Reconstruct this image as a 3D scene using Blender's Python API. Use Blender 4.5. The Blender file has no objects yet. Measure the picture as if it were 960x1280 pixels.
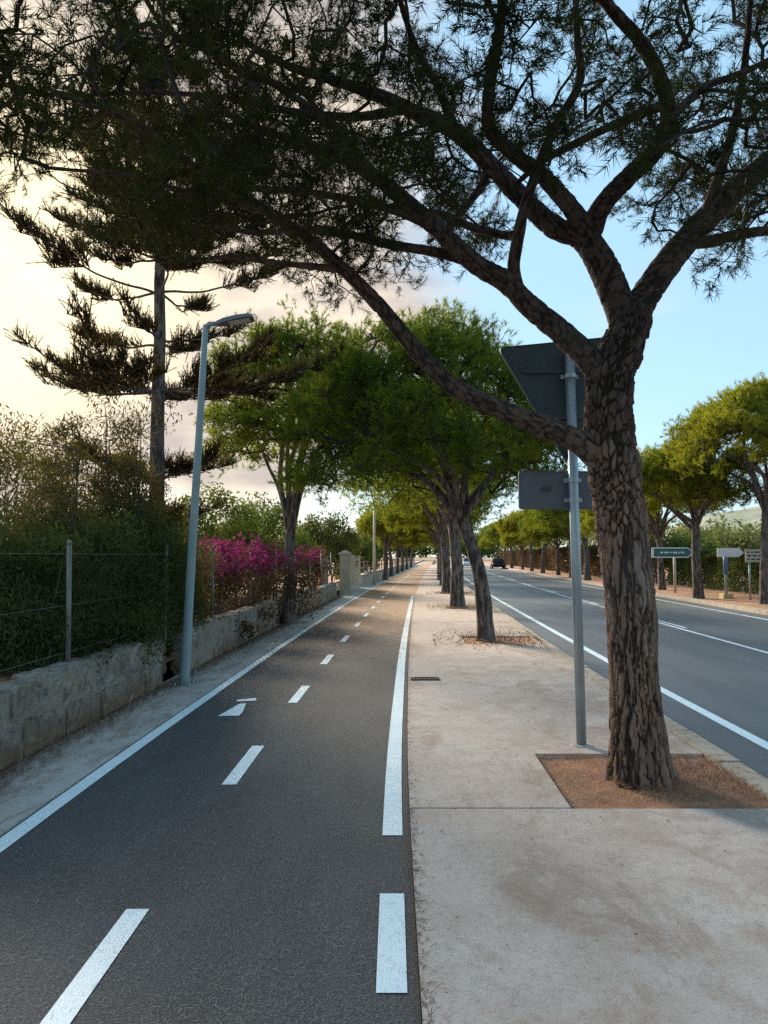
import bpy, math, random
import numpy as np
from mathutils import Vector, kdtree, noise as mnoise

# ------------------------------------------------------------------ camera, world, sun, exposure
scene = bpy.context.scene
COL = scene.collection
FPX, CAM_H = 961.0, 1.6                      # focal length in pixels of the 960-wide photograph, eye height
PITCH = math.atan(55 / FPX)
cd = bpy.data.cameras.new('camera'); cam = bpy.data.objects.new('camera', cd); COL.objects.link(cam)
cd.sensor_fit = 'HORIZONTAL'; cd.sensor_width = 36.0; cd.lens = 36.0 * FPX / 960.0
cd.clip_start = 0.05; cd.clip_end = 6000
cam.location = (0, 0, CAM_H); cam.rotation_euler = (math.pi / 2 + PITCH, 0, 0)
scene.camera = cam

SUN_AZ, SUN_EL = math.radians(-26), math.radians(20)     # azimuth from +Y, towards -X
SUN_DIR = Vector((math.sin(SUN_AZ) * math.cos(SUN_EL), math.cos(SUN_AZ) * math.cos(SUN_EL), math.sin(SUN_EL)))
world = bpy.data.worlds.new('World'); scene.world = world; world.use_nodes = True
SKY_STRENGTH = 0.064
def build_world():
    nt = world.node_tree; nt.nodes.clear(); N = nt.nodes.new; L = nt.links.new
    out = N('ShaderNodeOutputWorld'); bg = N('ShaderNodeBackground'); L(bg.outputs[0], out.inputs[0])
    bg.inputs[1].default_value = SKY_STRENGTH
    sky = N('ShaderNodeTexSky'); sky.sky_type = 'NISHITA'; sky.sun_disc = False
    sky.sun_elevation = SUN_EL; sky.sun_rotation = SUN_AZ; sky.air_density = 1.0; sky.dust_density = 0.5; sky.ozone_density = 1.6
    tc = N('ShaderNodeTexCoord')
    # bank of thin evening cloud round the sun, thinning out away from it
    dot = N('ShaderNodeVectorMath'); dot.operation = 'DOT_PRODUCT'; dot.inputs[1].default_value = SUN_DIR
    L(tc.outputs['Generated'], dot.inputs[0])
    mp = N('ShaderNodeMapping'); mp.inputs['Scale'].default_value = (1.0, 1.0, 2.6); L(tc.outputs['Generated'], mp.inputs[0])
    nz = N('ShaderNodeTexNoise'); nz.inputs['Scale'].default_value = 2.2; nz.inputs['Detail'].default_value = 7; nz.inputs['Roughness'].default_value = 0.55
    nz.inputs['Distortion'].default_value = 0.4
    L(mp.outputs[0], nz.inputs[0])
    near = N('ShaderNodeMapRange'); near.interpolation_type = 'SMOOTHSTEP'
    near.inputs['From Min'].default_value = 0.80; near.inputs['From Max'].default_value = 0.97
    near.inputs['To Min'].default_value = -0.14; near.inputs['To Max'].default_value = 0.27; L(dot.outputs['Value'], near.inputs[0])
    add = N('ShaderNodeMath'); add.operation = 'ADD'; L(nz.outputs[0], add.inputs[0]); L(near.outputs[0], add.inputs[1])
    mask = N('ShaderNodeMapRange'); mask.interpolation_type = 'SMOOTHSTEP'
    mask.inputs['From Min'].default_value = 0.40; mask.inputs['From Max'].default_value = 0.72; mask.inputs['To Max'].default_value = 0.92
    L(add.outputs[0], mask.inputs[0])
    # cloud colour: peach away from the sun, bright cream around it
    glow = N('ShaderNodeMapRange'); glow.interpolation_type = 'SMOOTHSTEP'
    glow.inputs['From Min'].default_value = 0.962; glow.inputs['From Max'].default_value = 1.0; L(dot.outputs['Value'], glow.inputs[0])
    nz2 = N('ShaderNodeTexNoise'); nz2.inputs['Scale'].default_value = 6.0; nz2.inputs['Detail'].default_value = 5; L(mp.outputs[0], nz2.inputs[0])
    sh = N('ShaderNodeMapRange'); sh.inputs['From Min'].default_value = 0.42; sh.inputs['From Max'].default_value = 0.60
    L(nz2.outputs[0], sh.inputs[0])
    cc = N('ShaderNodeMix'); cc.data_type = 'RGBA'; cc.inputs[6].default_value = (2.6, 2.15, 1.9, 1); cc.inputs[7].default_value = (4.5, 3.8, 2.9, 1)
    L(sh.outputs[0], cc.inputs[0])
    cg = N('ShaderNodeMix'); cg.data_type = 'RGBA'; cg.inputs[7].default_value = (6.6, 5.5, 3.4, 1)
    L(glow.outputs[0], cg.inputs[0]); L(cc.outputs[2], cg.inputs[6])
    veil = N('ShaderNodeMix'); veil.data_type = 'RGBA'; veil.inputs[0].default_value = .74; veil.inputs[7].default_value = (1.95, 3.3, 4.3, 1)   # thin even high haze over the whole sky
    L(sky.outputs[0], veil.inputs[6])
    mx = N('ShaderNodeMix'); mx.data_type = 'RGBA'
    L(mask.outputs[0], mx.inputs[0]); L(veil.outputs[2], mx.inputs[6]); L(cg.outputs[2], mx.inputs[7])
    L(mx.outputs[2], bg.inputs[0])
build_world()
sd = bpy.data.lights.new('sun', 'SUN'); sun = bpy.data.objects.new('sun', sd); COL.objects.link(sun)
sd.energy = 2.8; sd.angle = math.radians(18); sd.color = (1.0, 0.86, 0.68)
sun.rotation_euler = (-SUN_DIR).to_track_quat('-Z', 'Y').to_euler(); sun.location = (-20, 40, 30)
vs = scene.view_settings; vs.view_transform = 'Standard'; vs.look = 'None'; vs.gamma = 1.0; vs.use_curve_mapping = False
vs.exposure = 1.95
scene.cycles.use_denoising = False; scene.cycles.use_adaptive_sampling = True; scene.cycles.adaptive_threshold = 0.006; scene.cycles.adaptive_min_samples = 64; scene.cycles.sample_clamp_direct = 1.2; scene.cycles.sample_clamp_indirect = 1.5
scene.cycles.max_bounces = 5; scene.cycles.diffuse_bounces = 3; scene.cycles.glossy_bounces = 2; scene.cycles.transmission_bounces = 4

rng = np.random.default_rng(7); random.seed(7)

# ------------------------------------------------------------------ pixel helpers (a pixel gives a direction, ground or depth gives the place)
def ray(px, py):
    v = 640 - py
    return np.array([(px - 480) / FPX, (FPX * math.cos(PITCH) - v * math.sin(PITCH)) / FPX, (v * math.cos(PITCH) + FPX * math.sin(PITCH)) / FPX])
def G(px, py, z=0.0):
    d = ray(px, py); t = (z - CAM_H) / d[2]; return np.array([d[0] * t, d[1] * t, z])
def D(px, py, Y):
    d = ray(px, py); t = Y / d[1]; return np.array([d[0] * t, Y, CAM_H + d[2] * t])
def project(P):
    P = np.asarray(P, float); x, y, z = P[..., 0], P[..., 1], P[..., 2] - CAM_H
    w = y * math.cos(PITCH) + z * math.sin(PITCH); u = z * math.cos(PITCH) - y * math.sin(PITCH)
    return 480 + FPX * x / w, 640 - FPX * u / w

# centre line of the cycle path; road and pavements run parallel to it
_ky = [-8, 0, 3, 6, 9.2, 12.2, 15, 18, 30, 51, 80, 120, 330]
_kx = [-1.12, -1.08, -1.05, -1.01, -.9, -.8, -.68, -.55, .02, 1.25, 3.2, 6.0, 20.7]
_gy = np.arange(-8, 330, .5); _gx = np.interp(_gy, _ky, _kx)
_pad = np.pad(_gx, 6, mode='edge'); _k = np.hanning(13); _k /= _k.sum(); _sm = np.convolve(_pad, _k, 'valid')
_sm[:8] = _gx[:8]; _sm[-8:] = _gx[-8:]
def C(Y): return np.interp(Y, _gy, _sm)

# ------------------------------------------------------------------ mesh helpers
def link(o, parent=None):
    COL.objects.link(o)
    if parent is not None: o.parent = parent
    return o
def mesh(name, V, tris=None, quads=None, mats=(), mi_t=None, mi_q=None, parent=None, smooth=False, attr=None):
    V = np.asarray(V, np.float32).reshape(-1, 3)
    T = np.zeros((0, 3), np.int32) if tris is None else np.asarray(tris, np.int32).reshape(-1, 3)
    Q = np.zeros((0, 4), np.int32) if quads is None else np.asarray(quads, np.int32).reshape(-1, 4)
    me = bpy.data.meshes.new(name)
    me.vertices.add(len(V)); me.vertices.foreach_set('co', V.ravel())
    nl = T.size + Q.size; me.loops.add(nl); me.loops.foreach_set('vertex_index', np.concatenate([T.ravel(), Q.ravel()]))
    n = len(T) + len(Q); me.polygons.add(n)
    st = np.concatenate([np.arange(len(T)) * 3, T.size + np.arange(len(Q)) * 4]).astype(np.int32)
    me.polygons.foreach_set('loop_start', st)
    if mi_t is not None or mi_q is not None:
        a = np.zeros(len(T), np.int32) if mi_t is None else np.broadcast_to(np.asarray(mi_t, np.int32), len(T))
        b = np.zeros(len(Q), np.int32) if mi_q is None else np.broadcast_to(np.asarray(mi_q, np.int32), len(Q))
        me.polygons.foreach_set('material_index', np.concatenate([a, b]).astype(np.int32))
    me.polygons.foreach_set('use_smooth', np.full(n, bool(smooth)))
    for m in mats: me.materials.append(m)
    if attr is not None:
        at = me.attributes.new(attr[0], 'FLOAT', 'POINT'); at.data.foreach_set('value', np.asarray(attr[1], np.float32))
    me.update(calc_edges=True); me.validate()
    return link(bpy.data.objects.new(name, me), parent)
class MB:
    def __init__(s): s.V = []; s.T = []; s.Q = []; s.MT = []; s.MQ = []; s.n = 0
    def add(s, V, T=None, Q=None, m=0):
        V = np.asarray(V, float).reshape(-1, 3)
        if T is not None and len(T): s.T.append(np.asarray(T) + s.n); s.MT.append(np.full(len(T), m))
        if Q is not None and len(Q): s.Q.append(np.asarray(Q) + s.n); s.MQ.append(np.full(len(Q), m))
        s.V.append(V); s.n += len(V); return s
    def build(s, name, mats, parent=None, smooth=False):
        if not isinstance(mats, (list, tuple)): mats = [mats]
        return mesh(name, np.concatenate(s.V), np.concatenate(s.T) if s.T else None, np.concatenate(s.Q) if s.Q else None, mats,
                    np.concatenate(s.MT) if s.MT else None, np.concatenate(s.MQ) if s.MQ else None, parent, smooth)
BOXQ = np.array([[0, 3, 2, 1], [4, 5, 6, 7], [0, 1, 5, 4], [1, 2, 6, 5], [2, 3, 7, 6], [3, 0, 4, 7]])
def box(c, s, rz=0.0, top=1.0):
    x, y, z = np.array(s) / 2.0
    v = np.array([[-x, -y, -z], [x, -y, -z], [x, y, -z], [-x, y, -z], [-x * top, -y * top, z], [x * top, -y * top, z], [x * top, y * top, z], [-x * top, y * top, z]])
    ca, sa = math.cos(rz), math.sin(rz)
    v = np.stack([v[:, 0] * ca - v[:, 1] * sa, v[:, 0] * sa + v[:, 1] * ca, v[:, 2]], 1)
    return v + np.array(c), None, BOXQ
def norm(a): return a / np.maximum(np.linalg.norm(a, axis=-1, keepdims=True), 1e-9)
def smooth_path(P, R, sub=6):
    P = np.asarray(P, float); R = np.asarray(R, float)
    if len(P) < 3: sub = max(sub, 3)
    Pe = np.vstack([2 * P[0] - P[1], P, 2 * P[-1] - P[-2]]); out = []; rr = []
    for i in range(1, len(Pe) - 2):
        for k in range(sub):
            t = k / sub; a, b, c, d = Pe[i - 1], Pe[i], Pe[i + 1], Pe[i + 2]
            out.append(.5 * (2 * b + (c - a) * t + (2 * a - 5 * b + 4 * c - d) * t * t + (3 * b - a - 3 * c + d) * t ** 3))
            rr.append(R[i - 1] * (1 - t) + R[i] * t)
    out.append(P[-1]); rr.append(R[-1]); return np.array(out), np.array(rr)
def frames(P):
    T = norm(np.gradient(P, axis=0)); N = np.zeros_like(T)
    a = np.array([1.0, 0, 0]) if abs(T[0][0]) < .8 else np.array([0, 1.0, 0])
    n = norm(a - T[0] * a.dot(T[0])); N[0] = n
    for i in range(1, len(P)):
        n = n - T[i] * n.dot(T[i]); n = n / max(np.linalg.norm(n), 1e-9); N[i] = n
    return T, N, np.cross(T, N)
def tube(P, R, n=8, cap=True):
    P = np.asarray(P, float); R = np.broadcast_to(np.asarray(R, float), len(P)); T, N, B = frames(P)
    a = np.arange(n) * 2 * math.pi / n
    V = P[:, None] + R[:, None, None] * (np.cos(a)[None, :, None] * N[:, None] + np.sin(a)[None, :, None] * B[:, None])
    i, j = np.meshgrid(np.arange(len(P) - 1), np.arange(n), indexing='ij'); j2 = (j + 1) % n
    Q = np.stack([i * n + j, i * n + j2, (i + 1) * n + j2, (i + 1) * n + j], -1).reshape(-1, 4)
    V = V.reshape(-1, 3); Tr = []
    if cap:
        c0, c1 = len(V), len(V) + 1; V = np.vstack([V, P[0], P[-1]])
        Tr = [[c0, (k + 1) % n, k] for k in range(n)] + [[c1, (len(P) - 1) * n + k, (len(P) - 1) * n + (k + 1) % n] for k in range(n)]
    return V, np.array(Tr) if len(Tr) else None, Q
def frusta(p0, p1, r0, r1, n=4):
    d = norm(p1 - p0); a = np.where(np.abs(d[:, 2:3]) < .9, np.array([[0, 0, 1.0]]), np.array([[1.0, 0, 0]]))
    u = norm(np.cross(d, a)); v = np.cross(d, u); an = np.arange(n) * 2 * math.pi / n
    ring = np.cos(an)[None, :, None] * u[:, None] + np.sin(an)[None, :, None] * v[:, None]
    A = p0[:, None] + ring * r0[:, None, None]; B = p1[:, None] + ring * r1[:, None, None]
    V = np.concatenate([A, B], 1).reshape(-1, 3); k = np.arange(n); k2 = (k + 1) % n
    q = np.stack([k, k2, n + k2, n + k], -1)
    Q = (q[None] + (np.arange(len(p0)) * 2 * n)[:, None, None]).reshape(-1, 4); return V, None, Q
def needles(P, A, nper, ls, ln, w, amin, amax, r, droop=0.0):
    """sprays of needles: shoots at P along A, each with nper thin triangles"""
    n = len(P); A = norm(A); a = np.where(np.abs(A[:, 2:3]) < .9, np.array([[0, 0, 1.0]]), np.array([[1.0, 0, 0]]))
    u = norm(np.cross(A, a)); v = np.cross(A, u)
    t = r.random((n, nper, 1)) ** .8; ph = r.random((n, nper, 1)) * 2 * math.pi; an = np.radians(amin + (amax - amin) * r.random((n, nper, 1)))
    rad = np.cos(ph) * u[:, None] + np.sin(ph) * v[:, None]
    d = np.cos(an) * A[:, None] + np.sin(an) * rad; d[..., 2] -= droop; d = norm(d)
    b = P[:, None] + A[:, None] * (t * ls); tip = b + d * (ln * (.65 + .5 * r.random((n, nper, 1))))
    side = norm(np.cross(d, r.normal(size=(n, nper, 3)))) * (w / 2)
    V = np.stack([b - side, b + side, tip], 2).reshape(-1, 3)
    return V, np.arange(len(V)).reshape(-1, 3), None
def leaves(P, size, r, up=.4, aspect=.5):
    """rhombic leaves at points P"""
    n = len(P); d = r.normal(size=(n, 3)); d[:, 2] += up; d = norm(d); s = norm(np.cross(d, r.normal(size=(n, 3))))
    L = size * (.6 + .8 * r.random((n, 1)))
    m = P + d * L * .5 + np.cross(d, s) * L * .08
    V = np.stack([P, m + s * L * aspect * .5, P + d * L, m - s * L * aspect * .5], 1).reshape(-1, 3)
    return V, None, np.arange(len(V)).reshape(-1, 4)
def empty(name, loc, rz=0.0):
    o = bpy.data.objects.new(name, None); o.location = [float(v) for v in loc]; o.rotation_euler = (0, 0, rz); o.empty_display_size = .2
    return link(o)
def tag(o, label, cat, group=None):
    o['label'] = label; o['category'] = cat
    if group: o['group'] = group
    return o
def kind(o, k): o['kind'] = k; return o
def dup(root, loc=None, rz=0.0, scale=None, label=None, group=None):
    r = root.copy(); COL.objects.link(r)
    if loc is not None: r.location = [float(v) for v in loc]
    r.rotation_euler = (0, 0, rz)
    if scale is not None: r.scale = scale
    if label: r['label'] = label
    if group: r['group'] = group
    for ch in list(root.children):
        c = ch.copy(); COL.objects.link(c); c.parent = r
        for g in list(ch.children):
            d = g.copy(); COL.objects.link(d); d.parent = c
    return r

# ------------------------------------------------------------------ materials
def mat(name, fn):
    m = bpy.data.materials.new(name); m.use_nodes = True; nt = m.node_tree; b = nt.nodes['Principled BSDF']
    b.inputs['Specular IOR Level'].default_value = .3
    fn(nt, b); return m
def nnew(nt, t, **kw):
    n = nt.nodes.new(t)
    for k, v in kw.items():
        if k in n.inputs: n.inputs[k].default_value = v
        else: setattr(n, k, v)
    return n
def coords(nt, scale=(1, 1, 1), which='Object'):
    tc = nnew(nt, 'ShaderNodeTexCoord'); mp = nnew(nt, 'ShaderNodeMapping'); mp.inputs['Scale'].default_value = scale
    nt.links.new(tc.outputs[which], mp.inputs[0]); return mp.outputs[0]
def noise_n(nt, co, scale, detail=5, rough=.55, dist=0.0):
    n = nnew(nt, 'ShaderNodeTexNoise', Scale=scale, Detail=detail, Roughness=rough, Distortion=dist); nt.links.new(co, n.inputs['Vector']); return n.outputs[0]
def ramp(nt, fac, stops):
    r = nnew(nt, 'ShaderNodeValToRGB'); e = r.color_ramp.elements
    while len(e) < len(stops): e.new(.5)
    for k, (p, c) in enumerate(stops): e[k].position = p; e[k].color = (*c, 1) if len(c) == 3 else c
    nt.links.new(fac, r.inputs[0]); return r.outputs[0]
def mixc(nt, fac, a, b, mode='MIX'):
    m = nnew(nt, 'ShaderNodeMix', data_type='RGBA', blend_type=mode)
    for s, v in ((0, fac), (6, a), (7, b)):
        if hasattr(v, 'is_output'): nt.links.new(v, m.inputs[s])
        elif s == 0: m.inputs[0].default_value = v
        else: m.inputs[s].default_value = (*v, 1)
    return m.outputs[2]
def rng_n(nt, v, a, b, c=0.0, d=1.0, smooth=True):
    m = nnew(nt, 'ShaderNodeMapRange'); m.interpolation_type = 'SMOOTHSTEP' if smooth else 'LINEAR'
    for i, x in zip(('From Min', 'From Max', 'To Min', 'To Max'), (a, b, c, d)): m.inputs[i].default_value = x
    nt.links.new(v, m.inputs[0]); return m.outputs[0]
def mul(nt, a, b, op='MULTIPLY'):
    m = nnew(nt, 'ShaderNodeMath', operation=op)
    for i, v in enumerate((a, b)):
        if hasattr(v, 'is_output'): nt.links.new(v, m.inputs[i])
        else: m.inputs[i].default_value = v
    return m.outputs[0]
def bump(nt, b, h, strength=.5, dist=.01):
    n = nnew(nt, 'ShaderNodeBump', Strength=strength, Distance=dist); nt.links.new(h, n.inputs['Height']); nt.links.new(n.outputs[0], b.inputs['Normal'])
def setc(nt, b, c, rough=.8):
    if hasattr(c, 'is_output'): nt.links.new(c, b.inputs['Base Color'])
    else: b.inputs['Base Color'].default_value = (*c, 1)
    b.inputs['Roughness'].default_value = rough
def simple(name, c, rough=.6, metal=0.0, var=.15, scale=6.0):
    def fn(nt, b):
        co = coords(nt); n = noise_n(nt, co, scale, 5)
        setc(nt, b, ramp(nt, n, [(.3, tuple(x * (1 - var) for x in c)), (.7, tuple(min(1, x * (1 + var)) for x in c))]), rough)
        b.inputs['Metallic'].default_value = metal; bump(nt, b, noise_n(nt, co, scale * 12, 3), .12, .004)
    return mat(name, fn)
def foliage(name, dark, light, yellow, trans=.35, scale=1.1, tint=None):
    def fn(nt, b):
        co = coords(nt); n = noise_n(nt, co, scale, 4); n2 = noise_n(nt, co, scale * 7, 2)
        oi = nnew(nt, 'ShaderNodeObjectInfo')
        c = mixc(nt, rng_n(nt, n, .35, .65), dark, light); c = mixc(nt, rng_n(nt, n2, .5, .75, 0, .7), c, yellow)
        c = mixc(nt, mul(nt, oi.outputs['Random'], .3), c, yellow)
        setc(nt, b, c, .75); b.inputs['Specular IOR Level'].default_value = .06
        tr = nnew(nt, 'ShaderNodeBsdfTranslucent'); ms = nnew(nt, 'ShaderNodeMixShader', Fac=trans)
        nt.links.new(mixc(nt, 1.0, c, tint or (1.5, 1.35, .8), 'MULTIPLY'), tr.inputs[0])
        nt.links.new(b.outputs[0], ms.inputs[1]); nt.links.new(tr.outputs[0], ms.inputs[2])
        nt.links.new(ms.outputs[0], nt.nodes['Material Output'].inputs[0])
    return mat(name, fn)
M = {}
def asphalt_path(nt, b):
    co = coords(nt)
    n = noise_n(nt, coords(nt, (1, .3, 1)), 1.8, 6, .65, .5); g = noise_n(nt, co, 105, 3, .8)
    v = nnew(nt, 'ShaderNodeTexVoronoi', Scale=80.0); nt.links.new(co, v.inputs['Vector'])
    c = mixc(nt, rng_n(nt, n, .3, .7), (.048, .048, .051), (.078, .077, .079))
    c = mixc(nt, rng_n(nt, g, .54, .64), c, (.25, .24, .235)); c = mixc(nt, rng_n(nt, v.outputs['Distance'], .0, .5, .85, 0), c, (.020, .019, .020))
    # fallen needles and soil trodden into the surface farther along
    sx = nnew(nt, 'ShaderNodeSeparateXYZ'); nt.links.new(co, sx.inputs[0])
    far = rng_n(nt, sx.outputs[1], 5, 30, -.26, .46)
    n2 = noise_n(nt, coords(nt, (1, .35, 1)), 1.1, 6, .65)
    f = rng_n(nt, mul(nt, n2, far, 'ADD'), .42, .82, 0, .92)
    c = mixc(nt, f, c, (.33, .20, .115))
    setc(nt, b, c, .85); bump(nt, b, mul(nt, v.outputs['Distance'], g, 'ADD'), .55, .006)
M['asphalt_path'] = mat('asphalt_path', asphalt_path)
def asphalt_road(nt, b):
    co = coords(nt); n = noise_n(nt, coords(nt, (1, .12, 1)), 1.4, 5); g = noise_n(nt, co, 120, 2, .7)
    c = mixc(nt, rng_n(nt, n, .3, .7), (.075, .082, .090), (.115, .124, .132)); c = mixc(nt, rng_n(nt, g, .5, .75), c, (.17, .18, .18))
    setc(nt, b, c, .62); b.inputs['Specular IOR Level'].default_value = .4; bump(nt, b, g, .25, .005)
M['asphalt_road'] = mat('asphalt_road', asphalt_road)
def concrete(nt, b):
    co = coords(nt); n = noise_n(nt, co, .9, 6, .6); n2 = noise_n(nt, co, 3.3, 6, .65, .6); g = noise_n(nt, co, 95, 3, .8); m = noise_n(nt, co, 24, 5, .75)
    c = mixc(nt, rng_n(nt, n, .3, .7), (.44, .355, .31), (.54, .465, .415))
    sx = nnew(nt, 'ShaderNodeSeparateXYZ'); nt.links.new(co, sx.inputs[0])
    red = mul(nt, rng_n(nt, sx.outputs[0], .2, 2.4, .3, .75), rng_n(nt, n2, .40, .64))
    c = mixc(nt, red, c, (.36, .265, .215))
    c = mixc(nt, rng_n(nt, noise_n(nt, coords(nt, (1, .5, 1)), 1.7, 7, .7, .8), .50, .66, 0, .65), c, (.26, .175, .125))
    c = mixc(nt, rng_n(nt, m, .52, .70, 0, .45), c, (.22, .195, .175)); c = mixc(nt, rng_n(nt, m, .46, .34, 0, .35), c, (.52, .49, .46)); c = mixc(nt, rng_n(nt, g, .54, .66, 0, .55), c, (.19, .165, .15))
    far = rng_n(nt, sx.outputs[1], 9, 30, 0, .5)
    cr = nnew(nt, 'ShaderNodeTexVoronoi', feature='DISTANCE_TO_EDGE', Scale=.55); wv = nnew(nt, 'ShaderNodeVectorMath', operation='ADD'); nt.links.new(co, wv.inputs[0]); nn = nnew(nt, 'ShaderNodeTexNoise', Scale=3.0, Detail=6.0, Roughness=.7); nt.links.new(co, nn.inputs['Vector']); nt.links.new(nn.outputs['Color'], wv.inputs[1]); nt.links.new(wv.outputs[0], cr.inputs['Vector'])
    c = mixc(nt, mul(nt, rng_n(nt, cr.outputs['Distance'], .0015, .005, .6, 0), rng_n(nt, n, .45, .6)), c, (.12, .10, .085))   # hairline cracks
    c = mixc(nt, mul(nt, far, rng_n(nt, n2, .35, .6)), c, (.34, .225, .14))
    setc(nt, b, c, .8); bump(nt, b, mul(nt, g, m, 'ADD'), .3, .004)
M['concrete'] = mat('concrete', concrete)
def paint(nt, b):
    co = coords(nt); w = noise_n(nt, co, 26, 6, .75); g = noise_n(nt, co, 170, 2, .7); n = noise_n(nt, co, 2.0, 4)
    c = mixc(nt, rng_n(nt, n, .3, .7), (.70, .82, .88), (.78, .88, .92)); c = mixc(nt, rng_n(nt, w, .6, .72, 0, .6), c, (.30, .29, .28)); c = mixc(nt, rng_n(nt, g, .60, .74, 0, .6), c, (.22, .21, .21))
    sx = nnew(nt, 'ShaderNodeSeparateXYZ'); nt.links.new(co, sx.inputs[0])
    c = mixc(nt, mul(nt, rng_n(nt, sx.outputs[1], 9, 28, 0, .8), rng_n(nt, noise_n(nt, co, 3.1, 5, .7), .42, .62)), c, (.42, .33, .26))
    setc(nt, b, c, .55); bump(nt, b, g, .3, .004)
M['paint'] = mat('road_paint', paint)
def stone(nt, b):
    co = coords(nt, which='Object'); oi = nnew(nt, 'ShaderNodeObjectInfo'); geo = nnew(nt, 'ShaderNodeNewGeometry')
    sx = nnew(nt, 'ShaderNodeSeparateXYZ'); nt.links.new(geo.outputs['Position'], sx.inputs[0])
    p = geo.outputs['Position']
    n = noise_n(nt, p, 3.2, 6, .65); n2 = noise_n(nt, p, 9, 6, .7, .5); g = noise_n(nt, p, 70, 3, .7)
    c = mixc(nt, rng_n(nt, n, .35, .65), (.34, .275, .21), (.46, .43, .40)); c = mixc(nt, mul(nt, oi.outputs['Random'], .5), c, (.40, .31, .22))
    c = mixc(nt, rng_n(nt, n2, .48, .62, 0, .9), c, (.19, .16, .13)); c = mixc(nt, rng_n(nt, noise_n(nt, p, 1.7, 6, .7, 1.0), .55, .63, 0, .7), c, (.52, .50, .47)); c = mixc(nt, rng_n(nt, noise_n(nt, p, 5, 4, .6), .58, .7, 0, .5), c, (.15, .16, .10))
    dirt = mul(nt, rng_n(nt, sx.outputs[2], .06, .38, 1.0, 0), rng_n(nt, n2, .25, .55))
    c = mixc(nt, dirt, c, (.25, .165, .105))
    c = mixc(nt, rng_n(nt, g, .58, .75, 0, .6), c, (.09, .075, .06))
    setc(nt, b, c, .92); bump(nt, b, mul(nt, mul(nt, n2, 2.0), g, 'ADD'), 1.0, .035)
M['stone'] = mat('stone', stone)
def mortar(nt, b):
    co = coords(nt); setc(nt, b, ramp(nt, noise_n(nt, co, 14, 6, .7), [(.3, (.22, .17, .125)), (.7, (.36, .30, .24))]), .95); bump(nt, b, noise_n(nt, co, 40, 4), .8, .02)
M['mortar'] = mat('mortar', mortar)
def soil(nt, b):
    co = coords(nt); n = noise_n(nt, co, 5, 6, .7); g = noise_n(nt, co, 55, 4, .7); n3 = noise_n(nt, co, .25, 3)
    c = mixc(nt, rng_n(nt, n, .3, .7), (.40, .19, .115), (.58, .32, .21)); c = mixc(nt, rng_n(nt, g, .5, .7), c, (.24, .115, .065)); c = mixc(nt, rng_n(nt, n3, .45, .6, 0, .4), c, (.20, .17, .08))
    setc(nt, b, c, .95); bump(nt, b, mul(nt, n, g, 'ADD'), .9, .03)
M['soil'] = mat('soil', soil)
def drygrass(nt, b):
    co = coords(nt); n = noise_n(nt, co, .08, 6, .6); g = noise_n(nt, co, 3, 5, .7)
    setc(nt, b, mixc(nt, rng_n(nt, g, .35, .65), ramp(nt, n, [(.3, (.10, .10, .04)), (.7, (.22, .18, .10))]), (.16, .11, .06)), .95)
M['ground'] = mat('dry_ground', drygrass)
def kerbm(nt, b):
    co = coords(nt); g = geo = nnew(nt, 'ShaderNodeNewGeometry').outputs['Position']; n = noise_n(nt, g, 4, 6, .65); f = noise_n(nt, g, 90, 3, .7)
    c = mixc(nt, rng_n(nt, n, .35, .65), (.36, .30, .24), (.42, .37, .31)); c = mixc(nt, rng_n(nt, noise_n(nt, g, 9, 5, .7), .5, .66, 0, .8), c, (.24, .14, .08)); c = mixc(nt, rng_n(nt, f, .55, .72, 0, .6), c, (.18, .14, .11))
    setc(nt, b, c, .9); bump(nt, b, f, .5, .006)
M['kerb'] = mat('kerb_stone', kerbm)
def bark_near(nt, b):
    at = nnew(nt, 'ShaderNodeAttribute', attribute_name='plate'); p = nnew(nt, 'ShaderNodeNewGeometry').outputs['Position']
    mp = nnew(nt, 'ShaderNodeMapping'); mp.inputs['Scale'].default_value = (1, 1, .30); nt.links.new(p, mp.inputs[0])
    n = noise_n(nt, mp.outputs[0], 26, 7, .8, .6); f = noise_n(nt, mp.outputs[0], 110, 4, .75)
    c = ramp(nt, at.outputs['Fac'], [(0.0, (.035, .021, .015)), (.15, (.095, .056, .040)), (.32, (.27, .165, .115)), (.5, (.36, .23, .17)), (.7, (.38, .21, .135)), (1.0, (.44, .33, .275))])
    c = mixc(nt, rng_n(nt, n, .52, .62, 0, .75), c, (.11, .068, .05)); c = mixc(nt, rng_n(nt, f, .52, .68, 0, .6), c, (.32, .23, .18))
    c = mixc(nt, rng_n(nt, noise_n(nt, p, 1.6, 4), .52, .68, 0, .5), c, (.20, .175, .165))
    z = nnew(nt, 'ShaderNodeSeparateXYZ'); nt.links.new(p, z.inputs[0]); c = mixc(nt, rng_n(nt, z.outputs[2], 1.7, 2.9, 0, .75), c, mixc(nt, rng_n(nt, at.outputs['Fac'], .05, .5), (.018, .015, .014), (.060, .051, .047)))   # bark darkened with height: canopy shade put into upper trunk and limb colour
    setc(nt, b, c, .92); bump(nt, b, mul(nt, mul(nt, n, -2.0), f, 'ADD'), 1.0, .022)
M['bark_near'] = mat('bark_plated', bark_near)
def bark_far(nt, b):
    co = coords(nt, (1, 1, .22)); n = noise_n(nt, co, 16, 6, .7); f = noise_n(nt, co, 50, 4, .7); w = noise_n(nt, coords(nt), 1.2, 3)
    c = mixc(nt, rng_n(nt, n, .38, .62), (.06, .043, .035), (.24, .19, .16)); c = mixc(nt, rng_n(nt, w, .45, .65), c, (.16, .145, .14), 'MIX')
    c = mixc(nt, rng_n(nt, n, .52, .44, 0, .75), c, (.05, .036, .03))
    setc(nt, b, c, .95); bump(nt, b, mul(nt, n, f, 'ADD'), 1.0, .03)
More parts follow.
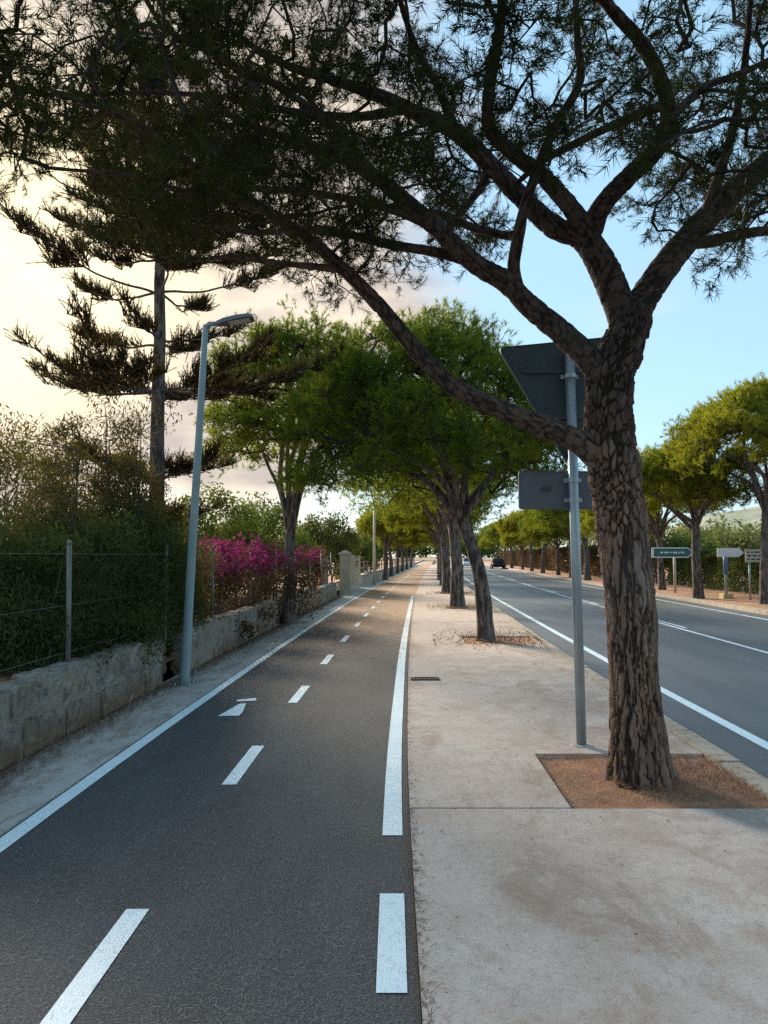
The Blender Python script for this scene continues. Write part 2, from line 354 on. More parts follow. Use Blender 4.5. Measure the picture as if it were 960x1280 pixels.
M['bark'] = mat('bark', bark_far)
M['twig'] = simple('twig', (.035, .026, .022), .9, var=.3)
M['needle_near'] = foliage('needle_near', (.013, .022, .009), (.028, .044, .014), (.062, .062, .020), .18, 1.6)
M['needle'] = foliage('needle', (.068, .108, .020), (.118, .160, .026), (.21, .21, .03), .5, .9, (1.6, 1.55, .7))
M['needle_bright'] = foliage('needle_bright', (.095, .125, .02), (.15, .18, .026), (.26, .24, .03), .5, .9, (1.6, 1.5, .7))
M['needle_araucaria'] = foliage('needle_araucaria', (.040, .038, .017), (.068, .058, .026), (.12, .085, .04), .32, 1.0)
M['leaf_dark'] = foliage('leaf_dark', (.036, .058, .022), (.068, .098, .034), (.13, .12, .045), .38, 1.3)
M['leaf_olive'] = foliage('leaf_olive', (.050, .056, .021), (.090, .088, .033), (.17, .125, .055), .42, 1.3)
M['leaf_green'] = foliage('leaf_green', (.035, .075, .022), (.08, .13, .035), (.15, .17, .04), .38, .8)
M['leaf_brown'] = foliage('leaf_brown', (.055, .036, .026), (.10, .062, .042), (.13, .10, .05), .30, 1.3)
M['leaf_pale'] = foliage('leaf_pale', (.09, .12, .055), (.15, .18, .085), (.21, .21, .10), .30, .3)
M['bract'] = foliage('bougainvillea_bract', (.15, .016, .095), (.25, .026, .155), (.26, .05, .11), .32, 2.5, (1.3, 1.0, 1.2))
M['galv'] = simple('galvanised_steel', (.36, .41, .43), .42, .55, .12, 5)
M['lamp_metal'] = simple('lamp_post_paint', (.24, .31, .32), .7, 0.0, .10, 4)
M['lamp_head'] = simple('lamp_head_grey', (.12, .12, .13), .4, .3, .1)
M['lens'] = simple('lamp_lens', (.55, .55, .52), .25)
M['sign_back'] = simple('sign_back', (.055, .075, .088), .5, .25, .15, 3)
M['sign_grey'] = simple('sign_grey', (.12, .125, .145), .5, .3, .12, 3)
M['post_rust'] = simple('fence_post', (.20, .20, .18), .6, .4, .2, 8)
M['white'] = simple('white_paint', (.72, .74, .76), .5, 0, .06)
M['cream'] = simple('cream_board', (.52, .47, .36), .6, 0, .12)
M['sign_green'] = simple('sign_green', (.03, .14, .12), .4)
M['sign_blue'] = simple('sign_blue', (.14, .22, .42), .4)
M['ink'] = simple('dark_lettering', (.06, .055, .05), .6)
M['yellow_block'] = simple('yellow_concrete', (.50, .40, .18), .85, 0, .2)
M['wood_grey'] = simple('weathered_board', (.27, .215, .17), .85, 0, .3, 3)
M['wood_cream'] = simple('cream_slat', (.50, .43, .30), .8, 0, .15, 3)
M['pillar'] = simple('rendered_pillar', (.36, .31, .22), .9, 0, .22, 3)
M['pale_wall'] = simple('pale_render', (.52, .45, .36), .9, 0, .15, 1.5)
M['straw'] = simple('straw_needle', (.34, .29, .23), .8, 0, .4, 2)
M['rust_needle'] = simple('rust_needle', (.40, .19, .095), .85, 0, .4, 9)
M['dead_leaf'] = simple('dead_leaf', (.14, .075, .04), .85, 0, .4, 9)
M['iron'] = simple('cast_iron', (.07, .055, .045), .7, .4, .3, 20)
M['tyre'] = simple('tyre', (.02, .02, .02), .8); M['rim'] = simple('rim', (.4, .4, .4), .35, .8)
M['car_black'] = simple('car_black', (.012, .012, .014), .25, .1, .05); M['car_white'] = simple('car_pale', (.55, .66, .64), .3, .1, .05)
M['glass'] = simple('car_glass', (.03, .04, .045), .1); M['red_lamp'] = simple('red_lamp', (.45, .02, .02), .3); M['head_lamp'] = simple('head_lamp', (.8, .8, .75), .2)
M['roof_red'] = simple('red_awning', (.30, .06, .07), .8)
def hillm(nt, b):
    co = coords(nt); setc(nt, b, mixc(nt, rng_n(nt, noise_n(nt, co, .03, 7, .7), .4, .6), (.20, .22, .15), (.34, .33, .25)), 1.0)
M['hill'] = mat('hazy_hill_scrub', hillm)  # scrub colours paled so that the distance haze sits in the material

# ------------------------------------------------------------------ ground, path, road
def ys(y0, y1, step=1.0):
    n = max(1, int(math.ceil((y1 - y0) / step))); return np.linspace(y0, y1, n + 1)
def strip_geo(o0, o1, y0, y1, z=0.0, depth=None, step=1.0):
    Y = ys(y0, y1, step); c = C(Y); n = len(Y)
    z = np.broadcast_to(np.asarray(z, float), n)
    a = np.stack([c + o0, Y, z], 1); b = np.stack([c + o1, Y, z], 1); V = np.stack([a, b], 1).reshape(-1, 3); i = np.arange(n - 1)
    Q = [np.stack([2 * i, 2 * i + 1, 2 * i + 3, 2 * i + 2], 1)]
    if depth:
        V2 = V.copy(); V2[:, 2] -= depth; k = len(V); V = np.vstack([V, V2])
        Q.append(np.stack([2 * i, 2 * i + 2, 2 * i + 2 + k, 2 * i + k], 1)); Q.append(np.stack([2 * i + 1, 2 * i + 1 + k, 2 * i + 3 + k, 2 * i + 3], 1))
        e = 2 * (n - 1); Q.append(np.array([[0, k, 1 + k, 1], [e, e + 1, e + 1 + k, e + k]]))
    return V, None, np.concatenate(Q)
def structure(name, parts, m, parent=None):
    mb = MB()
    for p in parts: mb.add(*p)
    o = mb.build(name, m, parent)
    if parent is None: o['kind'] = 'structure'
    return o
Y0, YF = -4.0, 320.0
gs = np.array([[-2500, -300, -.26], [2500, -300, -.26], [2500, 4000, -.26], [-2500, 4000, -.26]])
structure('ground', [(gs, None, [[0, 1, 2, 3]])], M['ground'])
path = structure('cycle_path', [strip_geo(-1.16, 1.18, Y0, YF, 0, .2)], M['asphalt_path'])
def margin(nt, b):
    tc = nnew(nt, 'ShaderNodeTexCoord'); co = tc.outputs['Object']; n = noise_n(nt, coords(nt, (1, .35, 1)), 4.5, 7, .72, .6); g = noise_n(nt, co, 120, 3, .7); n2 = noise_n(nt, co, 1.1, 5)
    c = mixc(nt, rng_n(nt, n2, .3, .7), (.40, .375, .35), (.50, .48, .455)); c = mixc(nt, rng_n(nt, n, .46, .64, 0, .75), c, (.25, .20, .16)); c = mixc(nt, rng_n(nt, g, .54, .72, 0, .6), c, (.20, .175, .15))
    setc(nt, b, c, .9); bump(nt, b, mul(nt, n, g, 'ADD'), .5, .008)
M['margin'] = mat('path_margin', margin)
structure('path_margin', [strip_geo(-1.90, -1.164, Y0, YF, .012, .2)], M['margin'])
RZ = -.12
road = structure('road', [strip_geo(3.55, 11.6, Y0, YF, RZ, None)], M['asphalt_road'])
pz = .004
structure('edge_line', [strip_geo(-1.145, -1.035, Y0, 150, pz)], M['paint'], path)
structure('edge_line', [strip_geo(1.02, 1.135, 4.5, 31, pz)], M['paint'], path)
structure('edge_line', [strip_geo(1.02, 1.135, 2.91, 3.74, pz, step=.2)], M['paint'], path)
structure('edge_line', [strip_geo(1.02, 1.135, .6, 1.9, pz, step=.2)], M['paint'], path)
for k in range(22):
    yc = 3.03 + 3.0 * k; structure('lane_dash', [strip_geo(-.125, -.022, yc - .55, yc + .55, pz, step=.3)], M['paint'], path)
def flat_poly(name, pix, z, m, parent):
    V = np.array([G(x, y, 0) for x, y in pix]); V[:, 2] = z
    return mesh(name, V, tris=[[0, k, k + 1] for k in range(1, len(V) - 1)], mats=[m], parent=parent)
flat_poly('arrow_head', [(272, 895.5), (299, 895), (304, 889), (307.5, 879.5), (299.5, 880)], pz, M['paint'], path)
flat_poly('arrow_tail', [(295, 877.2), (320, 876), (320, 873), (297, 875)], pz, M['paint'], path)
rz = RZ + .004
structure('edge_line', [strip_geo(4.38, 4.51, Y0, 200, rz)], M['paint'], road)
structure('centre_line', [strip_geo(7.50, 7.60, Y0, 200, rz)], M['paint'], road)
for k in range(14):
    y = 18.5 + 9 * k; structure('centre_dash', [strip_geo(7.70, 7.79, y, y + 4.5, rz)], M['paint'], road)
structure('edge_line', [strip_geo(10.70, 10.82, Y0, 200, rz)], M['paint'], road)
# pavement of cast slabs, cut out round the tree pits
SL, SR = 1.184, 3.55
walk = kind(empty('pavement', (0, 0, 0)), 'structure')
joints = [-4.0, .4] + [4.94 + 4.55 * k for k in range(30)]
pits = []
for k in range(len(joints) - 1):
    a, b = joints[k] + .007, joints[k + 1] - .007; mb = MB(); zt = .014 + .003 * (k % 3 - 1)
    if k >= 2 and k % 2 == 0:
        pe = a + 1.32; mb.add(*strip_geo(SL, 2.20, a, pe, zt, .12)); mb.add(*strip_geo(SL, SR, pe, b, zt, .12)); pits.append((a, pe))
    else: mb.add(*strip_geo(SL, SR, a, b, zt, .12))
    if k < 12: mb.build('slab', M['concrete'], walk)
    else:
        if k == 12: rest = MB()
        rest.add(np.concatenate(mb.V), None, np.concatenate(mb.Q))
kind(rest.build('slab_run', M['concrete'], walk), 'stuff')
structure('pavement_bed', [strip_geo(SL - .02, SR + .17, Y0, 150, -.06, .1)], M['soil'])
def soil_patch(name, y0, y1, o0, o1, z, amp, m, nx=28, ny=24, seed=0):
    Y = np.linspace(y0, y1, ny); O = np.linspace(o0, o1, nx); YY, OO = np.meshgrid(Y, O, indexing='ij')
    XX = C(YY) + OO; ZZ = np.array([[z + amp * mnoise.noise((x * 5, y * 5, seed)) + amp * .5 * mnoise.noise((x * 17, y * 17, seed)) for x, y in zip(r1, r2)] for r1, r2 in zip(XX, YY)])
    V = np.stack([XX, YY, ZZ], -1).reshape(-1, 3); i, j = np.meshgrid(np.arange(ny - 1), np.arange(nx - 1), indexing='ij'); a = i * nx + j
    return kind(mesh(name, V, quads=np.stack([a, a + 1, a + nx + 1, a + nx], -1).reshape(-1, 4), mats=[m], smooth=True), 'structure')
for k, (a, b) in enumerate(pits[:6]): soil_patch('tree_pit', a + .003, b - .003, 2.203, 3.548, -.012, .012, M['soil'], seed=k)
# kerbs
kerb = kind(empty('kerb', (0, 0, 0)), 'structure')
for k in range(44):
    a = -2 + k * 1.0; r = random.random
    dx = .012 * (r() - .5); mb = MB(); mb.add(*strip_geo(3.556 + dx, 3.735 + dx, a + .006, a + .994, .026 + .012 * (r() - .5), .3, step=.5)); mb.build('kerb_stone', M['kerb'], kerb)
kb = MB().add(*strip_geo(3.556, 3.735, 42.01, YF, .026, .3)); kind(kb.build('kerb_run', M['kerb'], kerb), 'stuff')
kerb2 = kind(empty('far_kerb', (0, 0, 0)), 'structure')
for k in range(40):
    a = 14 + k * 1.0; mb = MB(); mb.add(*strip_geo(11.50, 11.68, a + .006, a + .994, .02 + .012 * (random.random() - .5), .3, step=.5)); mb.build('kerb_stone', M['kerb'], kerb2)
kind(MB().add(*strip_geo(11.50, 11.68, 54.01, YF, .02, .3)).build('kerb_run', M['kerb'], kerb2), 'stuff')
structure('far_verge', [strip_geo(11.684, 60, Y0, YF, -.015, None, 2.0)], M['soil'])
structure('garden_ground', [strip_geo(-60, -1.96, Y0, YF, .22, None, 2.0)], M['soil'])
# drain grate, repair patches
dr = empty('drain_grate', (C(10.04) + 1.40, 10.04, .016)); tag(dr, 'small rusty rectangular drain grate set in the pavement beside the white line', 'drain grate')
mb = MB()
for y in (-.085, .085): mb.add(*box((0, y, .004), (.37, .03, .012)))
for x in (-.17, .17): mb.add(*box((x, 0, .004), (.03, .14, .012)))
mb.build('frame', M['iron'], dr)
for k in range(9): MB().add(*box((-.14 + .035 * k, 0, .003), (.016, .139, .009))).build('bar', M['iron'], dr)
# ------------------------------------------------------------------ litter (uncountable)
def litter(name, n, yfun, ofun, z, ln, w, m, r, lift=.004):
    Y = yfun(n); X = C(Y) + ofun(n); a = r.random(n) * math.pi; L = ln * (.5 + r.random(n)); bend = (r.random(n) - .5) * .5
    d = np.stack([np.cos(a), np.sin(a), np.zeros(n)], 1); d2 = np.stack([np.cos(a + bend), np.sin(a + bend), np.zeros(n)], 1); s = np.stack([-np.sin(a), np.cos(a), np.zeros(n)], 1)
    zz = z + .002 + r.random(n) * lift; P = np.stack([X, Y, zz], 1); mid = P + d * L[:, None] * .5; end = mid + d2 * L[:, None] * .5; mid[:, 2] += lift
    hw = s * w / 2; V = np.stack([P - hw, P + hw, mid + hw, mid - hw, end], 1).reshape(-1, 3); k = np.arange(n)[:, None] * 5
    return kind(mesh(name, V, tris=k + np.array([[3, 2, 4]]), quads=k + np.array([[0, 1, 2, 3]]), mats=[m]), 'stuff')
lr = np.random.default_rng(5)
litter('needle_litter', 9000, lambda n: 1.6 + 11 * lr.random(n) ** 1.4, lambda n: -1.14 + 2.28 * lr.random(n), .001, .040, .0011, M['straw'], lr)
litter('needle_litter', 2600, lambda n: 4.95 + 1.3 * lr.random(n), lambda n: 2.21 + 1.33 * lr.random(n), .004, .075, .0026, M['rust_needle'], lr, .012)
litter('needle_litter', 900, lambda n: 4.97 + 1.0 * lr.random(n) ** .7, lambda n: 2.75 + .8 * lr.random(n), .010, .09, .003, M['dead_leaf'], lr, .02)
litter('needle_litter', 3200, lambda n: 1.8 + 20 * lr.random(n) ** 1.5, lambda n: 1.2 + 2.5 * lr.random(n) ** 1.0, .016, .05, .002, M['rust_needle'], lr)
litter('needle_litter', 2600, lambda n: 5 + 22 * lr.random(n), lambda n: 3.35 + .32 * lr.normal(size=n), .02, .08, .004, M['rust_needle'], lr, .008)
litter('needle_litter', 5200, lambda n: 12 + 40 * lr.random(n), lambda n: -1.2 + 2.6 * lr.random(n), .003, .10, .008, M['rust_needle'], lr, .01)
def leaf_bits(name, n, y0, y1, o0, o1, z, size, m, r):
    Y = y0 + (y1 - y0) * r.random(n); P = np.stack([C(Y) + o0 + (o1 - o0) * r.random(n), Y, np.full(n, z)], 1)
    V, T, Q = leaves(P, size, r, 0, .6); V = V.reshape(-1, 4, 3); V[..., 2] = z + (V[..., 2] - z) * .25 + .006; return kind(mesh(name, V.reshape(-1, 3), quads=Q, mats=[m]), 'stuff')
leaf_bits('leaf_litter', 170, 2.2, 14, 1.2, 3.5, .016, .022, M['dead_leaf'], lr)
litter('needle_litter', 2600, lambda n: 1.8 + 26 * lr.random(n) ** 1.6, lambda n: 1.19 + .022 * lr.normal(size=n), .012, .035, .0028, M['dead_leaf'], lr, .004)
litter('needle_litter', 9000, lambda n: 2.5 + 28 * lr.random(n) ** 1.2, lambda n: -1.80 + .11 * np.abs(lr.normal(size=n)), .014, .07, .004, M['dead_leaf'], lr, .02)
litter('needle_litter', 3500, lambda n: 3 + 28 * lr.random(n) ** 1.2, lambda n: -1.80 + .5 * lr.random(n), .014, .06, .003, M['rust_needle'], lr, .008)
for yc in (14.7, 23.8, 32.9): litter('needle_litter', 1000, lambda n: yc + .75 * lr.normal(size=n), lambda n: 2.75 + .55 * lr.normal(size=n).clip(-2, 1.5), .016, .10, .008, M['dead_leaf'] if yc < 15 else M['rust_needle'], lr, .03)
leaf_bits('leaf_litter', 260, 3, 25, -1.85, -1.55, .014, .035, M['dead_leaf'], lr)

# ------------------------------------------------------------------ trees
def grow(limb_pts, targets, r, seg=.22, kink=.07):
    """connect foliage targets to the limbs with forking twigs; returns node arrays"""
    P = [np.array(p) for p in limb_pts]; par = [-1] * len(P); n0 = len(P); tips = []
    kd = kdtree.KDTree(len(P))
    for i, p in enumerate(P): kd.insert(p, i)
    kd.balance(); dist = np.array([kd.find(t)[2] for t in targets]); order = np.argsort(dist)
    for s in range(0, len(order), 120):
        kd = kdtree.KDTree(len(P))
        for i, p in enumerate(P): kd.insert(p, i)
        kd.balance()
        for ti in order[s:s + 120]:
            t = targets[ti]; co, idx, d = kd.find(t); k = max(1, int(round(d / seg))); a = P[idx]; last = idx
            off = r.normal(size=3) * kink * d
            for q in range(1, k + 1):
                f = q / k; p = a + (t - a) * f + off * math.sin(math.pi * f); P.append(p); par.append(last); last = len(P) - 1
            tips.append(last)
    P = np.array(P); par = np.array(par); cnt = np.zeros(len(P))
    for t in tips:
        while t >= 0: cnt[t] += 1; t = par[t]
    return P, par, cnt, np.array(tips), n0
def clumped(centres, per, rad, r, flat=.75):
    d = r.normal(size=(len(centres), per, 3)); d = norm(d) * (r.random((len(centres), per, 1)) ** .4); d[..., 2] *= flat
    return (np.asarray(centres)[:, None] + d * np.broadcast_to(np.asarray(rad), len(centres))[:, None, None]).reshape(-1, 3)
def crown_mesh(name, limb_pts, targets, r, parent, m, shoots=3, nper=22, ls=.12, ln=.085, w=.004, r0=.0022, a=(20, 70), up=.35, twig_n=3, seg=.22, jit=.1, rmax=.05, expo=.5):
    P, par, cnt, tips, n0 = grow(limb_pts, targets, r, seg)
    idx = np.arange(n0, len(P)); rad = np.minimum(r0 * np.maximum(cnt, 1) ** expo, rmax); pr = par[idx]
    rp = np.where(pr < n0, rad[idx] * 1.25, np.minimum(rad[pr], rad[idx] * 1.6))
    mb = MB(); mb.add(*frusta(P[pr], P[idx], rp, rad[idx], twig_n), m=1)
    tp = P[tips]; td = norm(tp - P[np.maximum(par[tips], 0)])
    SP = np.repeat(tp, shoots, 0); SA = np.repeat(td, shoots, 0) + r.normal(size=(len(SP), 3)) * .65; SA[:, 2] += up
    SP = SP + r.normal(size=SP.shape) * jit
    mb.add(*needles(SP, SA, nper, ls, ln, w, a[0], a[1], r), m=0)
    return mb.build(name, [m, M['twig']], parent)

def worley(u, v, pu, pv, su, sv, period):
    """nearest two cell distances in an unrolled bark sheet"""
    f1 = np.full(u.shape, 9e9); f2 = f1.copy(); cid = np.zeros(u.shape, int)
    for k in range(len(pu)):
        du = np.abs(u - pu[k]); du = np.minimum(du, period - du) / su; dv = (v - pv[k]) / sv; d = np.sqrt(du * du + dv * dv)
        m1 = d < f1; f2 = np.where(m1, f1, np.minimum(f2, d)); cid = np.where(m1, k, cid); f1 = np.where(m1, d, f1)
    return f1, f2, cid
def bark_tube(name, P, R, parent, nside=96, ring=.012, cell=(.055, .16), depth=.016, flare=0.0, seed=1, m=None):
    r = np.random.default_rng(seed); P, R = smooth_path(P, R, 10)
    L = np.concatenate([[0], np.cumsum(np.linalg.norm(np.diff(P, axis=0), axis=1))]); n = max(6, int(L[-1] / ring)); s = np.linspace(0, L[-1], n)
    Pn = np.stack([np.interp(s, L, P[:, k]) for k in range(3)], 1); Rn = np.interp(s, L, R); T, N, B = frames(Pn)
    a = np.arange(nside) * 2 * math.pi / nside; A, S = np.meshgrid(a, s); Rm = R.mean(); per = 2 * math.pi * Rm; U = A * Rm
    nz = np.array([[mnoise.noise((math.cos(x) * 2.2, math.sin(x) * 2.2, y * 5 + seed)) for x in a] for y in s])
    nz2 = np.array([[mnoise.noise((math.cos(x) * 9, math.sin(x) * 9, y * 14 + seed * 3)) for x in a] for y in s])
    ncell = max(8, int(per * L[-1] * (.36 if flare else 1) / (cell[0] * cell[1]) * 1.15)); pu = r.random(ncell) * per; pv = r.random(ncell) * L[-1]
    if flare: S2 = np.where(S < 1.75, S * .2, 1.75 * .2 + (S - 1.75) * np.clip(.2 + (S - 1.75) * 1.2, .2, .8))
    else: S2 = S
    pv = pv / L[-1] * S2.max()
    nz3 = np.array([[mnoise.noise((math.cos(x) * 20, math.sin(x) * 20, y * 9 + seed * 5)) for x in a] for y in s])
    f1, f2, cid = worley((U + nz * .02 + nz2 * .014 + nz3 * .012) % per, S2 + nz2 * .016 + nz3 * .016, pu, pv, cell[0], cell[1], per)
    e = np.clip((f2 - f1) / .30, 0, 1); e = e * e * (3 - 2 * e); ch = r.random(ncell)[cid]
    h = depth * (e * (.6 + .7 * ch) - .6) + depth * .3 * nz2 + depth * .22 * nz3 + Rn[:, None] * .05 * nz
    if flare:
        fl = np.exp(-S / .22); h = h + flare * fl * (1 + .55 * np.sin(A * 5 + .8 + nz))
    RR = Rn[:, None] + h; V = Pn[:, None] + RR[..., None] * (np.cos(A)[..., None] * N[:, None] + np.sin(A)[..., None] * B[:, None])
    i, j = np.meshgrid(np.arange(n - 1), np.arange(nside), indexing='ij'); j2 = (j + 1) % nside
    Q = np.stack([i * nside + j, i * nside + j2, (i + 1) * nside + j2, (i + 1) * nside + j], -1).reshape(-1, 4)
    plate = np.clip(e * (.3 + .7 * ch), 0, 1)
    return mesh(name, V.reshape(-1, 3), quads=Q, mats=[m or M['bark_near']], parent=parent, smooth=True, attr=('plate', plate.ravel()))

def near_pine():
    r = np.random.default_rng(21); base = G(802, 975); YB = base[1]
    root = tag(empty('pine_tree', base), 'largest pine with rugged bark and spreading limbs, rooted in the nearest tree pit', 'pine tree', 'pines along the kerbside pavement')
    B = np.array([base[0], base[1], 0.0])
    def path(pts, y0, y1, wmul=1.0):
        n = len(pts); out = []; rad = []
        for k, (x, y, w) in enumerate(pts):
            Y = y0 + (y1 - y0) * k / (n - 1); out.append(D(x, y, Y) - B); rad.append(w * Y / FPX / 2 * wmul)
        return out, rad
    tp, tr = path([(803, 992, 76), (800, 950, 72), (794, 850, 64), (788, 750, 66), (776, 650, 67), (767, 585, 68), (761, 530, 66), (763, 475, 64), (778, 435, 58), (790, 400, 50), (793, 385, 44)], YB, YB, .87)
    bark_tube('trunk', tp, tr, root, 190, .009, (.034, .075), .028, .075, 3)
    limbs = {
        'a': ([(752, 572, 44), (722, 552, 33), (690, 537, 30), (647, 520, 27), (600, 500, 25), (560, 478, 24), (520, 438, 22), (478, 386, 20), (430, 337, 18), (382, 296, 16), (330, 262, 14), (290, 236, 12), (245, 208, 9), (190, 185, 6)], YB, 4.9),
        'b': ([(768, 490, 44), (735, 447, 36), (700, 414, 32), (665, 385, 30), (632, 352, 29), (595, 330, 26), (545, 285, 24), (500, 246, 22), (470, 222, 20), (425, 196, 16), (370, 178, 12), (300, 150, 8), (240, 120, 5)], YB, 5.3),
        'c': ([(788, 415, 46), (772, 375, 42), (752, 330, 40), (728, 296, 36), (695, 285, 30), (655, 250, 27), (612, 205, 25), (570, 165, 23), (510, 136, 20), (470, 118, 18), (410, 98, 14), (350, 78, 10), (290, 40, 6)], YB, 6.1),
        'd': ([(740, 300, 28), (720, 268, 26), (680, 222, 22), (636, 188, 20), (612, 160, 19), (612, 110, 17), (622, 50, 15), (632, -20, 12), (640, -90, 8)], 5.7, 4.6),
        'e': ([(738, 292, 30), (752, 258, 28), (785, 222, 26), (820, 188, 24), (836, 150, 22), (826, 100, 20), (802, 55, 18), (765, 12, 15), (720, -40, 11), (680, -90, 7)], 5.7, 4.3),
        'f': ([(790, 402, 46), (806, 370, 40), (842, 320, 37), (880, 276, 35), (918, 238, 33), (962, 203, 30), (1020, 165, 25), (1090, 120, 18), (1160, 85, 10)], YB, 5.9),
        'g': ([(858, 300, 20), (880, 303, 17), (915, 295, 15), (960, 288, 13), (1020, 284, 9), (1080, 270, 5)], 5.75, 6.3),
        'h': ([(648, 366, 20), (642, 335, 18), (648, 295, 17), (655, 262, 15), (668, 222, 14), (694, 158, 13), (724, 104, 12), (722, 50, 10), (718, -20, 7)], 5.55, 5.0),
        'i': ([(597, 331, 15), (548, 316, 14), (480, 304, 13), (430, 292, 11), (375, 288, 9), (310, 290, 7), (240, 276, 4)], 5.5, 5.9),
        'j': ([(833, 130, 15), (812, 138, 14), (770, 155, 12), (722, 178, 11), (678, 202, 9), (640, 235, 6)], 5.0, 5.6),
        'k': ([(650, 292, 14), (630, 294, 12), (590, 284, 11), (552, 268, 10), (505, 262, 8), (450, 250, 5)], 5.41, 6.2),
        'l': ([(612, 205, 12), (600, 235, 11), (578, 262, 9), (560, 282, 6), (535, 304, 3)], 5.85, 6.0),
        'u': ([(545, 285, 14), (490, 262, 12), (420, 246, 10), (340, 236, 8), (260, 240, 6), (170, 250, 3)], 5.45, 5.5),
        'v': ([(510, 136, 14), (445, 146, 12), (370, 140, 10), (290, 124, 8), (200, 116, 6), (90, 120, 3)], 5.93, 5.4),
        'w': ([(245, 208, 8), (180, 160, 7), (110, 130, 5), (30, 110, 3)], 4.95, 4.6),
        'n': ([(570, 166, 15), (548, 110, 12), (520, 60, 10), (500, 0, 8), (480, -60, 5)], 5.89, 4.4),
        'o': ([(470, 222, 14), (420, 160, 11), (350, 110, 9), (270, 70, 7), (190, 30, 5)], 5.4, 4.0),
        'p': ([(880, 276, 18), (905, 200, 14), (925, 120, 11), (935, 40, 8), (940, -30, 5)], 5.7, 4.8),
        'q': ([(430, 337, 11), (360, 330, 8), (280, 322, 6), (200, 330, 3)], 5.17, 5.9),
        's': ([(330, 262, 10), (250, 245, 8), (160, 220, 6), (60, 210, 4)], 5.0, 4.8),
        't': ([(836, 150, 13), (880, 110, 11), (930, 90, 9), (990, 60, 6)], 5.0, 5.2),
    }
    pts = []
    for k, (nm, (lp, y0, y1)) in enumerate(limbs.items()):
        p, rd = path(lp, y0, y1, .92); big = rd[0] > .06
        bark_tube('limb', p, rd, root, 40 if big else 18, .014 if big else .03, (.04, .10), .008 if big else .004, 0, 40 + k)
        sp, _ = smooth_path(p, rd, 5); cut = int(len(sp) * (.38 if big else .25)); pts += list(sp[cut:])
    # foliage clumps: flat-bottomed umbrella, lower rim where the photograph shows it ending
    rim_x = [-260, -100, 0, 60, 130, 200, 260, 330, 400, 450, 520, 600, 660, 720, 790, 850, 900, 960, 1050, 1250]
    rim_y = [215, 235, 255, 262, 305, 320, 330, 345, 385, 380, 360, 335, 300, 250, 300, 330, 345, 350, 330, 300]
    cs = []; tries = 0; target_n = 600
    while len(cs) < target_n and tries < 60000:
        tries += 1
        x = r.uniform(-3.9, 5.2); y = r.uniform(2.5, 8.6); z = r.uniform(3.5, 7.2)
        if ((x - .6) / 4.6) ** 2 + ((y - 5.4) / 3.2) ** 2 > 1: continue
        if z > 6.9 - 1.6 * (((x - .6) / 4.6) ** 2 + ((y - 5.4) / 3.2) ** 2): continue
        px, py = project((x, y, z))
        lim = np.interp(px, rim_x, rim_y) - 18
        if py > lim: continue
        if 700 < px < 800 and 190 < py < 300 and r.random() < .8: continue
        dens = np.interp(px, [-300, 0, 60, 200, 420, 560, 700, 960, 1300], [.8, .68, .82, .95, .92, .65, .45, .58, .58])
        if py > lim - 60: dens *= .6
        if r.random() > dens: continue
        cs.append((x, y, z))
    cs = np.array(cs) - B
    T = clumped(cs, 9, .15 + .15 * r.random(len(cs)), r, .8)
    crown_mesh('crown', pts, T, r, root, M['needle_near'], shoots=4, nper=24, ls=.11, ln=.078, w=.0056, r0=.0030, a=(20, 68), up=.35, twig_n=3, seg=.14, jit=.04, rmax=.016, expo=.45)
    return root
near_pine()

